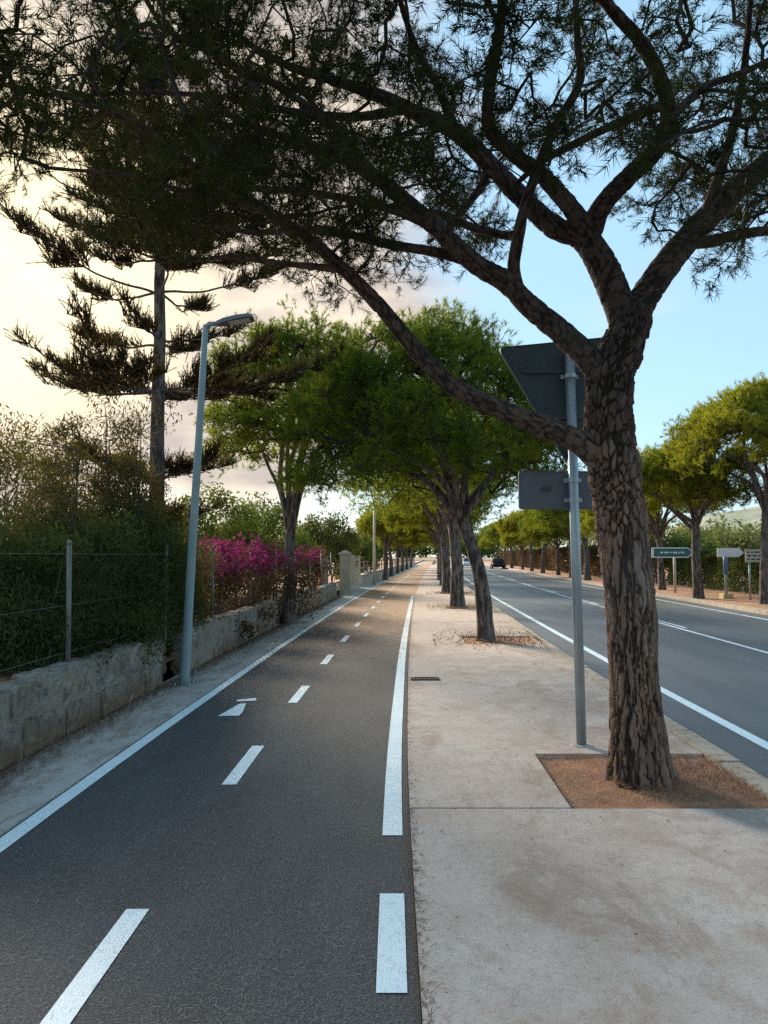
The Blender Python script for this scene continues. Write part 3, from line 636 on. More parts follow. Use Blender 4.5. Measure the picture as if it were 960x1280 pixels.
def umbrella_pine(loc, seed, lean=(0, 0), trunk_h=2.6, rb=.24, R=2.6, zb=3.0, zt=6.2, nclump=110, per=9, needle=(.15, .013), shoots=4, nper=16, label='', group=None, off=(0, 0), nl=8, crad=.42, m=None, cat='pine tree', forks=None, spread=.62, name='pine_tree'):
    r = np.random.default_rng(seed); root = tag(empty(name, loc), label, cat, group)
    fork = np.array([lean[0], lean[1], trunk_h]); cc = np.array([fork[0] + off[0], fork[1] + off[1], 0])
    pts = [np.array([0, 0, -.12]), np.array([lean[0] * .05, lean[1] * .05, .4]), np.array([lean[0] * .22, lean[1] * .22, trunk_h * .5]) + r.normal(size=3) * .03, np.array([lean[0] * .62, lean[1] * .62, trunk_h * .82]) + r.normal(size=3) * .03, fork]
    P, Rr = smooth_path(pts, [rb * 1.35, rb * 1.06, rb * .86, rb * .80, rb * .78], 6)
    mb = MB(); V, T_, Q = tube(P, Rr, 18); 
    ax = np.arange(len(V)); V = V + np.array([[mnoise.noise((v[0] * 9, v[1] * 9, v[2] * 2)) * .025, mnoise.noise((v[1] * 9, v[0] * 9, v[2] * 2 + 9)) * .025, 0] for v in V])
    mb.add(V, T_, Q); lp = []
    for k in range(nl):
        an = 2 * math.pi * (k + .6 * r.random()) / nl; rr = R * (spread * (.7 + .5 * r.random())); h0 = trunk_h - .15 - .35 * r.random() * (k % 2)
        st = np.array([lean[0] * h0 / trunk_h, lean[1] * h0 / trunk_h, h0]); ze = zb + (zt - zb) * (.30 + .35 * r.random())
        if k % 3 == 2: rr *= .5; ze = zb + (zt - zb) * .7
        e = cc + np.array([math.cos(an) * rr, math.sin(an) * rr, ze]); m1 = st + (e - st) * .3 + np.array([0, 0, .10 * (ze - h0)]); m2 = st + (e - st) * .65 + np.array([0, 0, .04 * (ze - h0)])
        m1 += r.normal(size=3) * .10; m2 += r.normal(size=3) * .16; r1 = rb * (.42 + .16 * r.random())
        p, q = smooth_path([st, m1, m2, e], [r1, r1 * .75, r1 * .5, r1 * .18], 6); mb.add(*tube(p, q, 8)); lp += list(p[6:])
    mb.build('trunk', M['bark'], root, True)
    cs = []
    while len(cs) < nclump:
        an = r.random() * 2 * math.pi; q = math.sqrt(r.random()); lump = 1 + .09 * math.sin(3 * an + seed) + .05 * math.sin(7 * an + 2 * seed)
        top = zb + (zt - zb) * (.25 + .75 * math.sqrt(max(0, 1 - q * q * .96))); bot = zb + (zt - zb) * (.02 + .22 * (1 - q))
        z = bot + (top - bot) * (1 - r.random() ** 1.6 * .95)
        cs.append((cc[0] + q * R * lump * math.cos(an), cc[1] + q * R * lump * math.sin(an), z))
    T = clumped(np.array(cs), per, crad * (.7 + .6 * r.random(len(cs))), r, .7)
    crown_mesh('crown', lp, T, r, root, m or M['needle'], shoots=shoots, nper=nper, ls=needle[0] * 1.1, ln=needle[0], w=needle[1], r0=.006, a=(15, 65), up=.8, twig_n=3, seg=.4, jit=.08, rmax=.06)
    return root
KG = 'pines along the kerbside pavement'; FG = 'pines across the road'; LG = 'trees along the left edge of the cycle path'
def ground_at(px, py, z=0.0): p = G(px, py, z); return (p[0], p[1], z)
p3 = G(608, 800); p3t = D(574, 636, p3[1])
umbrella_pine((p3[0], p3[1], -.01), 31, (p3t[0] - p3[0], .15), p3t[2], .155, 2.75, 2.6, 6.05, 330, 9, (.13, .013), 4, 16, 'second pine from the camera on the kerbside pavement, leaning trunk with pale grey branches', KG, (-.55, 0), 10, .40)
p4 = G(572, 760); p4t = D(563, 640, p4[1])
pr_a = umbrella_pine((p4[0], p4[1], -.01), 32, (p4t[0] - p4[0], .1), p4t[2], .205, 2.9, 3.3, 7.0, 230, 9, (.16, .018), 4, 14, 'third pine from the camera on the kerbside pavement, thick brown trunk', KG, (-.7, 0), 9)
p2 = G(360, 780); 
umbrella_pine((p2[0], p2[1], 0), 33, (.05, .1), 2.30, .15, 2.1, 3.6, 7.3, 240, 9, (.13, .015), 4, 15, 'nearest tree left of the cycle path, slim trunk splitting into upright limbs', LG, (0, 0), 7, .42, None, 'tree', None, .5, 'roadside_tree')
# across the road: broad umbrella pine at the right edge and its neighbours
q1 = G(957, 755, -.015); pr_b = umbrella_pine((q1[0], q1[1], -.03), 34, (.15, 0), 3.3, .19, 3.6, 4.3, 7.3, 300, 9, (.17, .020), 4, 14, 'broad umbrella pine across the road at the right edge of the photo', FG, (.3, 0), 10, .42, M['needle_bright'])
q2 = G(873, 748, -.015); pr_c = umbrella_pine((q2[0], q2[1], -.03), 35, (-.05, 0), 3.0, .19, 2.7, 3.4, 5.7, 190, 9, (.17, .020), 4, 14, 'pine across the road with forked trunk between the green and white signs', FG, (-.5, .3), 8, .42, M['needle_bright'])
ORD = ['first', 'second', 'third', 'fourth', 'fifth', 'sixth', 'seventh', 'eighth', 'ninth', 'tenth', 'eleventh', 'twelfth', 'thirteenth', 'fourteenth']
protos = [pr_a, pr_b, pr_c]
for k in range(8):
    Y = 33.2 + 9.1 * k; s = .92 + .16 * random.random()
    dup(pr_a if k % 2 == 0 else pr_c, (C(Y) + 2.5, Y, -.01), random.random() * 6.28 if k else .6, (s, s, s * .97), ORD[k + 3] + ' pine from the camera in the kerbside pavement row, farther down the path', KG)
for k, (Y, o) in enumerate([(51.5, -1.2), (61, -1.35), (70, -1.3), (80, -1.3), (92, -1.3), (106, -1.3)]):
    s = .72 + .1 * random.random(); dup([pr_c, pr_a][k % 2], (C(Y) + o, Y, .01), random.random() * 6.28, (s, s, s), ORD[k + 1] + ' tree along the left edge of the cycle path, seen far off beyond the gate', LG)
for k, (Y, o) in enumerate([(37, 12.9), (44, 12.3), (51.5, 12.3), (58, 12.4), (65, 12.5), (73, 12.3), (82, 12.4), (92, 12.5), (103, 12.3), (115, 12.4), (130, 12.4)]):
    s = .85 + .15 * random.random(); dup(protos[(k + 1) % 3], (C(Y) + o, Y, -.03), random.random() * 6.28, (s, s, s * .92), ORD[k + 2] + ' pine from the right edge in the row across the road', FG)

# Norfolk Island pine behind the fence
def araucaria():
    r = np.random.default_rng(51); Yt = 12.6; base = D(194, 800, Yt); base[2] = .2
    root = tag(empty('norfolk_pine_tree', base), 'tall conifer with whorled feathery branches and straight trunk behind the left fence', 'conifer')
    top = D(204, 40, Yt) - base; n = 12; P = [np.array([top[0] * (k / n) + .015 * r.normal(), .015 * r.normal(), -.1 + (top[2] + .1) * k / n]) for k in range(n + 1)]
    mb = MB(); mb.add(*tube(P, [.15 * (1 - .72 * k / n) for k in range(n + 1)], 14)); mb.build('trunk', M['bark'], root, True)
    whorls = [(645, 1.2, 4), (592, 1.7, 5), (488, 2.8, 7), (428, 1.5, 4), (366, 2.3, 5), (318, 1.9, 6), (292, 1.9, 6), (266, 2.0, 7), (240, 1.8, 6), (212, 1.8, 6), (186, 1.6, 6), (160, 1.4, 5), (130, 1.2, 5), (95, .9, 5)]
    for wi, (py, L, nb) in enumerate(whorls):
        a0 = r.random() * 6.28 if wi != 2 else .12
        for k in range(nb):
            h = D(195, py, Yt)[2] - base[2] + .06 * r.normal(); x0 = top[0] * h / top[2]
            an = a0 + 2 * math.pi * k / nb + .35 * (r.random() - .5); l = L * (.75 + .4 * r.random()); d = np.array([math.cos(an), math.sin(an), 0]); side = np.array([-d[1], d[0], 0])
            cv, dr, wig = .16 + .18 * r.random(), .02 + .10 * r.random(), .05 * r.normal()
            p = [np.array([x0, 0, h]) + d * l * t + side * (wig * l * math.sin(3 * t)) + np.array([0, 0, l * (-dr * t + (cv + dr) * t ** 2.3)]) + r.normal(size=3) * .012 * (t > 0) for t in np.linspace(0, 1, 10)]
            p, q = smooth_path(p, np.linspace(.024, .006, 10), 3); bm = MB(); bm.add(*tube(p, q, 5), m=1); SP = []
            lo = .18 if wi != 4 else .5
            for t in np.sort(lo + (.98 - lo) * r.random(int(l * (9 if wi < 5 else 12)))):     # side sprays
                i0 = int(t * (len(p) - 2)); a_ = p[i0]; sg = r.choice([-1, 1]); ll = l * (.12 + .24 * r.random()) * (1.2 - t); dd = norm(d * (.5 + .5 * r.random()) + side * sg * (.5 + .6 * r.random()) + np.array([0, 0, .12 * r.normal() + .12]))
                e = a_ + dd * ll; bm.add(*frusta(a_[None], e[None], np.array([.009]), np.array([.005]), 3), m=1); m_ = max(4, int(ll * 46)); SP.append(a_ + dd * ll * (.15 + .85 * r.random((m_, 1))))
            t = lo + (1 - lo) * r.random(int(l * 40)); SP.append(p[np.clip((t * (len(p) - 1)).astype(int), 0, len(p) - 1)]); SP = np.concatenate(SP); ns = len(SP)
            A = r.normal(size=(ns, 3)) * .36 + d * .45 + np.array([0, 0, .75]); A = norm(A); ln = .08 + .22 * r.random(ns) ** 1.3
            bm.add(*frusta(SP, SP + A * ln[:, None], np.full(ns, .008), np.full(ns, .005), 3), m=0)
            for f in (.05, .35, .65, .9): bm.add(*needles(SP + A * (ln * f)[:, None], A, 5, .06, .05, .011, 15, 55, r), m=0)
            bm.build('branch', [M['needle_araucaria'], M['bark']], root)
    return root
araucaria()

# ------------------------------------------------------------------ shrubs, hedges, other plants
def shrub(name, loc, seed, w, h, n, leaf, m, label, cat='shrub', group=None, stems=6, clumps=60, crad=.28, zb=.15, shape='round', top_m=None, mats=None, aspect=.5, d=None, leaf_up=.3):
    r = np.random.default_rng(seed); root = tag(empty(name, loc), label, cat, group); d = d or w
    mb = MB(); tips = []
    for k in range(stems):
        a = r.random() * 6.28; q = .75 * math.sqrt(r.random()); e = np.array([math.cos(a) * q * w / 2, math.sin(a) * q * d / 2, h * (.55 + .35 * r.random())])
        b = np.array([e[0] * .25, e[1] * .25, -.1]); mid = (b + e) / 2 + r.normal(size=3) * .08; p, rr = smooth_path([b, mid, e], [.022 + .01 * h * .5, .018, .006], 5); mb.add(*tube(p, rr, 5)); tips += list(p)
    cs = []
    while len(cs) < clumps:
        x, y, z = r.uniform(-1, 1), r.uniform(-1, 1), r.random()
        if shape == 'round': ok = x * x + y * y + (2 * z - 1) ** 2 < 1.0
        elif shape == 'tall': ok = math.hypot(x, y) < 1.0 - .45 * z ** 2 and z < 1 - .35 * abs(math.sin(5 * x + seed)) * r.random()
        elif shape == 'spire': ok = math.hypot(x, y) < 1.05 - .85 * z ** 1.3
        else: ok = math.hypot(x, y) < 1 and r.random() < 1
        if ok: cs.append((x * w / 2, y * d / 2, zb + z * (h - zb)))
    cs = np.array(cs); T = clumped(cs, max(1, n // clumps), crad * (.6 + .8 * r.random(len(cs))), r, .9)
    # twigs from clump centres to the stems
    tt = np.array(tips); near = np.array([tt[np.argmin(((tt - c) ** 2).sum(1))] for c in cs]); mb.add(*frusta(near, cs, np.full(len(cs), .008), np.full(len(cs), .003), 3))
    mb.build('stem', M['bark'], root)
    V, _, Q = leaves(T, leaf, r, leaf_up, aspect)
    if top_m is None: mesh('foliage', V, quads=Q, mats=[m], parent=root)
    else:
        zc = V.reshape(-1, 4, 3)[:, 0, 2]; ft = top_m[1]; sel = (zc > h * ft + .12 * r.normal(size=len(zc))) & (r.random(len(zc)) < .8)
        mesh('foliage', V.reshape(-1, 4, 3)[~sel].reshape(-1, 3), quads=np.arange((~sel).sum() * 4).reshape(-1, 4), mats=[m], parent=root)
        mesh('flower', V.reshape(-1, 4, 3)[sel].reshape(-1, 3), quads=np.arange(sel.sum() * 4).reshape(-1, 4), mats=[top_m[0]], parent=root)
    return root
HG = 'shrubs behind the left fence'
def at(px, Y, z=.2): p = D(px, 700, Y); return (p[0], Y, z)
def hz(py, Y): return D(480, py, Y)[2] - .2
for i, (px, Y, top, w, n, leaf, mm, shp, lab) in enumerate([
    (22, 9.2, 530, 2.0, 12000, .070, 'leaf_olive', 'round', 'loose olive green shrub at the left edge of the photo, above the low wall'),
    (118, 10.8, 478, 2.1, 19000, .070, 'leaf_olive', 'tall', 'tallest thin brownish shrub left of the conifer trunk, sky showing through'),
    (165, 11.6, 500, 1.6, 14000, .070, 'leaf_olive', 'tall', 'narrow dark upright shrub right against the conifer trunk'),
    (72, 11.5, 550, 1.8, 13000, .070, 'leaf_olive', 'tall', 'mid height olive shrub between the left edge shrub and the tallest thin one'),
    (10, 7.6, 655, 1.7, 22000, .075, 'leaf_dark', 'round', 'dense dark hedge plant nearest the camera behind the wire fence'),
    (110, 9.0, 650, 1.7, 22000, .075, 'leaf_dark', 'round', 'dense dark hedge plant just beyond the first visible fence post'),
    (160, 10.4, 640, 1.7, 22000, .075, 'leaf_dark', 'round', 'dense dark hedge plant at the foot of the conifer'),
    (60, 9.6, 640, 1.7, 22000, .075, 'leaf_dark', 'round', 'dense dark hedge plant behind the first visible fence post'),
    (205, 11.8, 645, 1.4, 17000, .075, 'leaf_dark', 'round', 'dark shrub just left of the street lamp pole'),
    (270, 21, 615, 2.8, 12000, .10, 'leaf_green', 'round', 'green bushy tree behind the magenta bougainvillea, right of the lamp pole'),
    (325, 25, 632, 3.2, 12000, .11, 'leaf_green', 'round', 'light green bush behind bougainvillea, left of the slim roadside tree'),
    (408, 36, 645, 3.0, 12000, .12, 'leaf_dark', 'round', 'round dark green tree beyond the wooden board fence'),
    (445, 48, 665, 3.2, 9000, .14, 'leaf_green', 'round', 'small green tree behind the cream pillar')]):
    shrub('shrub' if Y < 20 else 'garden_tree', at(px, Y), 60 + i, w, hz(top, Y), n, leaf, M[mm], lab, 'shrub' if Y < 20 else 'tree', HG, 7, 110 if Y < 20 else 70, (.24 if shp == 'tall' else .32) * (1 if Y < 20 else 1.6), .05 if top > 600 and Y < 20 else .4, shp, aspect=.24 if Y < 20 else .5, leaf_up=1.1 if Y < 20 else .3)
BG = 'bougainvillea bushes behind the fence'
for i, (px, Y, w) in enumerate([(262, 13.4, 1.5), (300, 15.6, 1.8), (345, 18.2, 2.0), (391, 28.6, 1.1)]):
    shrub('bougainvillea', at(px - 3, Y), 90 + i, w, hz([682, 679, 684, 690][i], Y), 5200, .06, M['leaf_brown'], ['magenta bougainvillea right beside the lamp pole', 'brightest magenta bougainvillea midway between lamp pole and slim tree', 'magenta bougainvillea directly left of the slim roadside tree', 'thin magenta bougainvillea just right of the slim roadside tree'][i], 'bougainvillea', BG, 8, 70, .26, .05, 'box', (M['bract'], .70 if i < 3 else .82), aspect=.75)

def hedge(name, o0, o1, y0, y1, h, n, leaf, m, label, seed, zt=.25):
    r = np.random.default_rng(seed); Y = y0 + (y1 - y0) * r.random(n); o = o0 + (o1 - o0) * r.random(n); z = h * r.random(n) ** .8
    front = r.random(n) < .6; o = np.where(front, o0 + .25 * r.random(n), o); top = r.random(n) < .25; z = np.where(top, h * (1 - .12 * r.random(n)), z)
    lump = np.array([mnoise.noise((y * .7, 0, q * .8 + seed)) for y, q in zip(Y, z)]); P = np.stack([C(Y) + o + lump * .35, Y, z * (1 + .18 * lump)], 1)
    ym = (y0 + y1) / 2; org = np.array([C(ym) + (o0 + o1) / 2, ym, 0]); root = tag(empty(name, org), label, 'hedge')
    V, _, Q = leaves(P - org, leaf, r, .2, .6); mesh('foliage', V, quads=Q, mats=[m], parent=root)
    for y in ys(y0, y1, 1.2): p = np.array([C(y) + (o0 + o1) / 2, y, 0]) - org; MB().add(*tube([p - [0, 0, .1], p + [.05, .05, h * .75]], [.05, .02], 5)).build('stem', M['bark'], root)
    return root
hedge('hedge', 15.2, 16.6, 24, 44, 1.75, 26000, .12, M['leaf_dark'], 'dark green clipped hedge behind the road signs across the road', 71)
hedge('hedge', 14.6, 15.8, 44.5, 150, 2.3, 30000, .22, M['leaf_brown'], 'long brownish hedge behind the distant pines across the road', 72)
def mass(name, xs, y0, y1, hh, n, leaf, m, seed):
    r = np.random.default_rng(seed); nc = max(20, n // 120); cx = xs[0] + (xs[1] - xs[0]) * r.random(nc); cy = y0 + (y1 - y0) * r.random(nc); cz = hh * (.25 + .6 * r.random(nc))
    T = clumped(np.stack([cx, cy, cz], 1), n // nc, hh * .28, r, .8); T = T[T[:, 2] > 0]; V, _, Q = leaves(T, leaf, r, .3, .6); return kind(mesh(name, V, quads=Q, mats=[m]), 'stuff')
mass('distant_wood', (-70, -6), 75, 110, 6.0, 16000, .55, M['leaf_green'], 81)
mass('distant_wood', (-40, 40), 250, 290, 9, 22000, 1.0, M['leaf_green'], 82)
mass('distant_wood', (30, 130), 150, 210, 9, 14000, .8, M['leaf_pale'], 83)
for i, (px, Y, top, w) in enumerate([(938, 55, 656, 6.0), (905, 62, 662, 5.0), (850, 52, 672, 4.5)]):
    shrub('hillside_tree', at(px, Y, 0), 120 + i, w, hz(top, Y), 5200, .26, M['leaf_pale' if i == 0 else 'leaf_green'], ['pale green leafy tree behind hedge, between the white sign and the right edge pine', 'low green tree behind the white arrow sign', 'green bush above the hedge over the green arrow sign'][i], 'tree', 'trees behind the hedge across the road', 5, 50, .9, .8)
# hill
hx = np.linspace(40, 760, 60); hy = np.linspace(480, 1100, 18); HX, HY = np.meshgrid(hx, hy)
prof = np.interp(HX / HY * 700, [60, 200, 250, 290, 340, 420, 560, 760], [0, 8, 22, 34, 42, 44, 36, 30]); HZ = prof * np.clip((HY - 480) / 220, 0, 1.3) + np.array([[mnoise.fractal((x * .012, y * .012, 0), 1, 2, 5) * 5 for x, y in zip(a, b)] for a, b in zip(HX, HY)]) * (prof > 2) - 1
ii, jj = np.meshgrid(np.arange(17), np.arange(59), indexing='ij'); a_ = ii * 60 + jj
kind(mesh('hill', np.stack([HX, HY, HZ], -1).reshape(-1, 3), quads=np.stack([a_, a_ + 1, a_ + 61, a_ + 60], -1).reshape(-1, 4), mats=[M['hill']], smooth=True), 'structure')

# ------------------------------------------------------------------ low stone walls (every block its own piece)
def block_mesh(seed):
    r = np.random.default_rng(seed); nx, ny, nz = 6, 3, 4; pts = {}; V = []; Q = []
    def vid(i, j, k):
        if (i, j, k) not in pts:
            p = np.array([i / nx - .5, j / ny - .5, k / nz - .5]); q = p.copy()
            e = np.abs(p) > .499
            if e.sum() >= 2: q = p * (1 - .055 * np.array([.6, .6, 1.2]) * e * (e.sum() - 1))
            q += r.normal(size=3) * np.array([.012, .028, .026]); pts[(i, j, k)] = len(V); V.append(q)
        return pts[(i, j, k)]
    for i in range(nx):
        for k in range(nz):
            for j, fl in ((0, 0), (ny, 1)):
                q = [vid(i, j, k), vid(i + 1, j, k), vid(i + 1, j, k + 1), vid(i, j, k + 1)]; Q.append(q[::-1] if fl else q)
    for j in range(ny):
        for k in range(nz):
            for i, fl in ((0, 1), (nx, 0)):
                q = [vid(i, j, k), vid(i, j + 1, k), vid(i, j + 1, k + 1), vid(i, j, k + 1)]; Q.append(q[::-1] if fl else q)
    for i in range(nx):
        for j in range(ny):
            k, = (nz,); q = [vid(i, j, k), vid(i + 1, j, k), vid(i + 1, j + 1, k), vid(i, j + 1, k)]; Q.append(q)
    o = mesh('stone_shape', V, quads=Q, mats=[M['stone']]); me = o.data; bpy.data.objects.remove(o); return me
BLOCKS = [block_mesh(200 + k) for k in range(9)]
def stone_wall(y0, y1, off, hgt, label, courses=2, thick=.26, seed=0):
    r = np.random.default_rng(300 + seed); ym = (y0 + y1) / 2; org = np.array([C(ym) + off, ym, 0]); root = tag(empty('stone_wall', org), label, 'wall', 'low stone walls along the path')
    V, T_, Q = strip_geo(off - thick + .03, off - .012, y0 + .04, y1 - .04, hgt - .04, hgt + .05); MB().add(V - org, T_, Q).build('mortar_core', M['mortar'], root)
    hs = [hgt * .52, hgt * .48] if courses == 2 else [hgt]; z = 0
    for c, h in enumerate(hs):
        y = y0
        while y < y1 - .05:
            l = min(.42 + .4 * r.random(), y1 - y)
            if y1 - y - l < .2: l = y1 - y
            yc = y + l / 2; o = link(bpy.data.objects.new('stone', BLOCKS[r.integers(9)]), root)
            slope = float((C(yc + .3) - C(yc - .3)) / .6); rot = -math.atan(slope)
            o.location = [float(v) for v in (np.array([C(yc) + off - thick / 2 + .012 * r.normal(), yc, z + h / 2 + .006 * r.normal()]) - org)]
            o.rotation_euler = (0, .02 * r.normal(), math.pi / 2 + rot + (math.pi if r.random() < .5 else 0)); o.scale = (l - .010, thick, h - .008 + .012 * r.normal()); y += l
        z += h
    return root
stone_wall(1.5, 9.45, -1.80, .62, 'low weathered stone wall nearest the camera, ending at the street lamp', seed=1)
stone_wall(9.5, 10.55, -2.12, .52, 'short recessed piece of stone wall behind the street lamp', thick=.2, seed=2)
stone_wall(10.6, 17.3, -1.80, .62, 'low stone wall between the street lamp and the slim roadside tree', seed=3)
stone_wall(18.7, 29.4, -1.78, .60, 'low stone wall between the slim roadside tree and the board fence', seed=4)
# earth and leaf litter banked behind the wall top
for a, b in ((1.5, 9.4), (10.6, 29)): soil_patch('soil_bank', a, b, -3.4, -2.03, .50, .07, M['soil'], 14, 60, seed=int(a))
leaf_bits('leaf_litter', 1500, 3, 20, -2.9, -1.85, .58, .06, M['dead_leaf'], lr)

# wire fence on the wall
fo = -1.96; fy = [1.8, 4.5, 7.2, 10.0, 12.4, 15.2, 18.0, 20.8, 23.6, 26.4, 29.2]; org = np.array([C(12) + fo, 12.0, .5])
fence = tag(empty('wire_fence', org), 'thin wire mesh fence on grey metal posts above the low stone wall', 'fence')
for y in fy:
    b = np.array([C(y) + fo, y, .35]) - org; mb = MB(); tilt = np.array([.02 * rng.normal(), .02 * rng.normal(), 0])
    mb.add(*tube([b, b + [0, 0, 1.36] + tilt], [.024, .024], 10)); mb.add(*tube([b + [0, 0, 1.36] + tilt, b + [0, 0, 1.40] + tilt], [.029, .016], 10)); mb.build('fence_post', M['post_rust'], fence, True)
for z in (.72, 1.15, 1.62):
    p = np.array([[C(y) + fo + .026, y, z] for y in ys(fy[0], fy[-1], 1.0)]) - org; MB().add(*tube(p, .0018, 4)).build('tension_wire', M['post_rust'], fence)
wp0 = []; wp1 = []
for y in np.arange(fy[0], fy[-1] - 1, .075):
    for s in (0, 1):
        ya, yb = (y, y + .98) if s == 0 else (y + .98, y); wp0.append([C(ya) + fo + .026, ya, .66]); wp1.append([C(yb) + fo + .026, yb, 1.64])
wp0 = np.array(wp0) - org; wp1 = np.array(wp1) - org; kind(MB().add(*frusta(wp0, wp1, np.full(len(wp0), .0004), np.full(len(wp0), .0004), 3)).build('wire_mesh', M['twig'], fence), 'stuff')

# board fence, gate pillar, cream slat fence, far wall
def boards(name, o, y0, y1, h, zb, m, label, bw=.14, gap=.02):
    org = np.array([C(y0) + o, y0, 0]); root = tag(empty(name, org), label, 'fence'); y = y0
    for z in (zb + .2, zb + h - .25): V, T_, Q = strip_geo(o - .05, o - .015, y0, y1, z + .05, .08); MB().add(V - org, T_, Q).build('rail', m, root)
    while y < y1:
        c = np.array([C(y + bw / 2) + o, y + bw / 2, zb + h / 2]) - org; hh = h * (1 + .04 * rng.normal()); MB().add(*box(c + [0.002, 0, (hh - h) / 2], (.025, bw, hh), -math.atan(float(C(y + .5) - C(y - .5))), .99)).build('board', m, root); y += bw + gap
    return root
boards('board_fence', -2.35, 28.9, 31.0, 1.30, .25, M['wood_grey'], 'weathered grey brown board fence behind the end of the low wall')
boards('slat_fence', -1.72, 32.4, 38.5, 1.15, .45, M['wood_cream'], 'cream slat fence on a low base beyond the gate pillar')
gp = empty('gate_pillar', (C(31.7) - 1.72, 31.7, 0)); tag(gp, 'square cream rendered gate pillar between the two board fences', 'pillar')
MB().add(*box((0, 0, .82), (.42, .42, 1.66))).build('shaft', M['pillar'], gp); MB().add(*box((0, 0, 1.70), (.52, .52, .09))).add(*box((0, 0, 1.79), (.40, .40, .09), 0, .3)).build('cap', M['pillar'], gp)
def long_wall(y0, y1, o, h, label):
    org = np.array([C(y0) + o, y0, 0]); root = tag(empty('boundary_wall', org), label, 'wall'); V, T_, Q = strip_geo(o - .3, o, y0, y1, h, h + .1); MB().add(V - org, T_, Q).build('wall', M['pale_wall'], root)
    V, T_, Q = strip_geo(o - .34, o + .04, y0, y1, h + .08, .08); MB().add(V - org, T_, Q).build('coping', M['kerb'], root)
    y = y0 + 1
    while y < y1: c = np.array([C(y) + o - .15, y, h + .08 + .35]) - org; MB().add(*box(c, (.09, .09, .7))).build('post', M['wood_grey'], root); y += 2.5
    for z in (.35, .65): V, T_, Q = strip_geo(o - .17, o - .13, y0, y1, h + .08 + z, .05); MB().add(V - org, T_, Q).build('rail', M['wood_grey'], root)
long_wall(32.2, 38.6, -1.80, .45, 'low pale base wall under the cream slat fence'); long_wall(39.5, 140, -1.75, .55, 'long pale wall with post and rail fence running far along the path')
# slim pale pole above the gate
up = empty('utility_pole', at(468, 42, 0)); tag(up, 'slim pale utility pole rising behind the gate pillar', 'pole')
MB().add(*tube([[0, 0, -.1], [0, 0, 5.2]], [.09, .06], 8)).build('shaft', M['cream'], up, True); MB().add(*box((0, 0, 4.9), (.9, .07, .07))).build('crossarm', M['cream'], up)

# ------------------------------------------------------------------ street lamp
lb = G(230, 857, .012); lt = D(257, 408, lb[1]) - lb; lamp = tag(empty('street_lamp', lb), 'slim blue grey street lamp post with flat angled head by the stone wall', 'street lamp')
MB().add(*tube([[0, 0, 0], lt * .03, lt * .16, lt * .17, lt * .6, lt], [.064, .064, .062, .056, .048, .036], 20)).build('pole', M['lamp_metal'], lamp, True)
fl = MB().add(*box((0, 0, .008), (.24, .24, .016)))
fl.build('base_plate', M['galv'], lamp)
for x in (-.09, .09):
    for y in (-.09, .09): MB().add(*tube([[x, y, .016], [x, y, .045]], [.014, .011], 6)).build('bolt', M['galv'], lamp)
hd = D(315, 397, lb[1]) - lb; dv = hd - lt
MB().add(*tube([lt - [0, 0, .02], lt + dv * .08 + [0, 0, .02], lt + dv * .28], [.036, .034, .028], 12)).build('bracket', M['lamp_metal'], lamp, True)
an = math.atan2(dv[2], dv[0]); L_ = np.linalg.norm(dv)
def slant(pts): return np.array([[lt[0] + x * math.cos(an) - z * math.sin(an), lt[1] + y, lt[2] + x * math.sin(an) + z * math.cos(an)] for x, y, z in pts])
hv = []; prof_ = [(.14, .05, .03), (.24, .10, .042), (.40, .13, .045), (.56, .13, .036), (L_ + .02, .085, .020)]
for x, w, h in prof_: hv += [(x, -w, -.018), (x, w, -.018), (x, w * .72, h), (x, -w * .72, h)]
Q = [[0, 3, 2, 1]] + [[4 * k + a, 4 * k + (a + 1) % 4, 4 * k + 4 + (a + 1) % 4, 4 * k + 4 + a] for k in range(4) for a in range(4)] + [[16, 17, 18, 19]]
mesh('lamp_head', slant(hv), quads=Q, mats=[M['lamp_head']], parent=lamp)
mesh('lens', slant([(.30, -.085, -.021), (.56, -.085, -.021), (.56, .085, -.021), (.30, .085, -.021)]), quads=[[0, 1, 2, 3]], mats=[M['lens']], parent=lamp)

# ------------------------------------------------------------------ near road sign seen from behind
sb = G(727, 932, .014); sign = tag(empty('road_sign', sb), 'dark back of triangular road sign with small plate on grey pole beside nearest pine', 'road sign')
st_ = D(712, 440, sb[1]) - sb
MB().add(*tube([[0, 0, -.02], st_ * .5, st_], [.042, .042, .042], 20)).build('pole', M['galv'], sign, True)
MB().add(*tube([[0, 0, -.01], [0, 0, .012]], [.10, .085], 16)).build('footing', M['concrete'], sign)
def plate(name, outline, c, m, yoff, rim=.02, rot=0.0):
    """flat panel with folded rim, normal along y"""
    o = np.array(outline); n = len(o); ca, sa = math.cos(rot), math.sin(rot)
    def ring(s, y): q = o * s; return np.stack([c[0] + q[:, 0] * ca - (yoff + y) * sa * 0 , np.full(n, c[1] + yoff + y) + q[:, 0] * sa, c[2] + q[:, 1]], 1)
    V = np.vstack([ring(1, 0), ring(1, rim), ring(.965, 0), ring(.965, .012), [ring(1, rim).mean(0)], [ring(.965, .012).mean(0)]]); T_ = []; Q_ = []
    for k in range(n):
        k2 = (k + 1) % n; Q_ += [[k, k2, n + k2, n + k], [2 * n + k, 2 * n + k2, k2, k], [3 * n + k, 3 * n + k2, 2 * n + k2, 2 * n + k]]; T_ += [[4 * n, n + k, n + k2], [4 * n + 1, 3 * n + k2, 3 * n + k]]
    return mesh(name, V, tris=T_, quads=Q_, mats=[m], parent=sign)
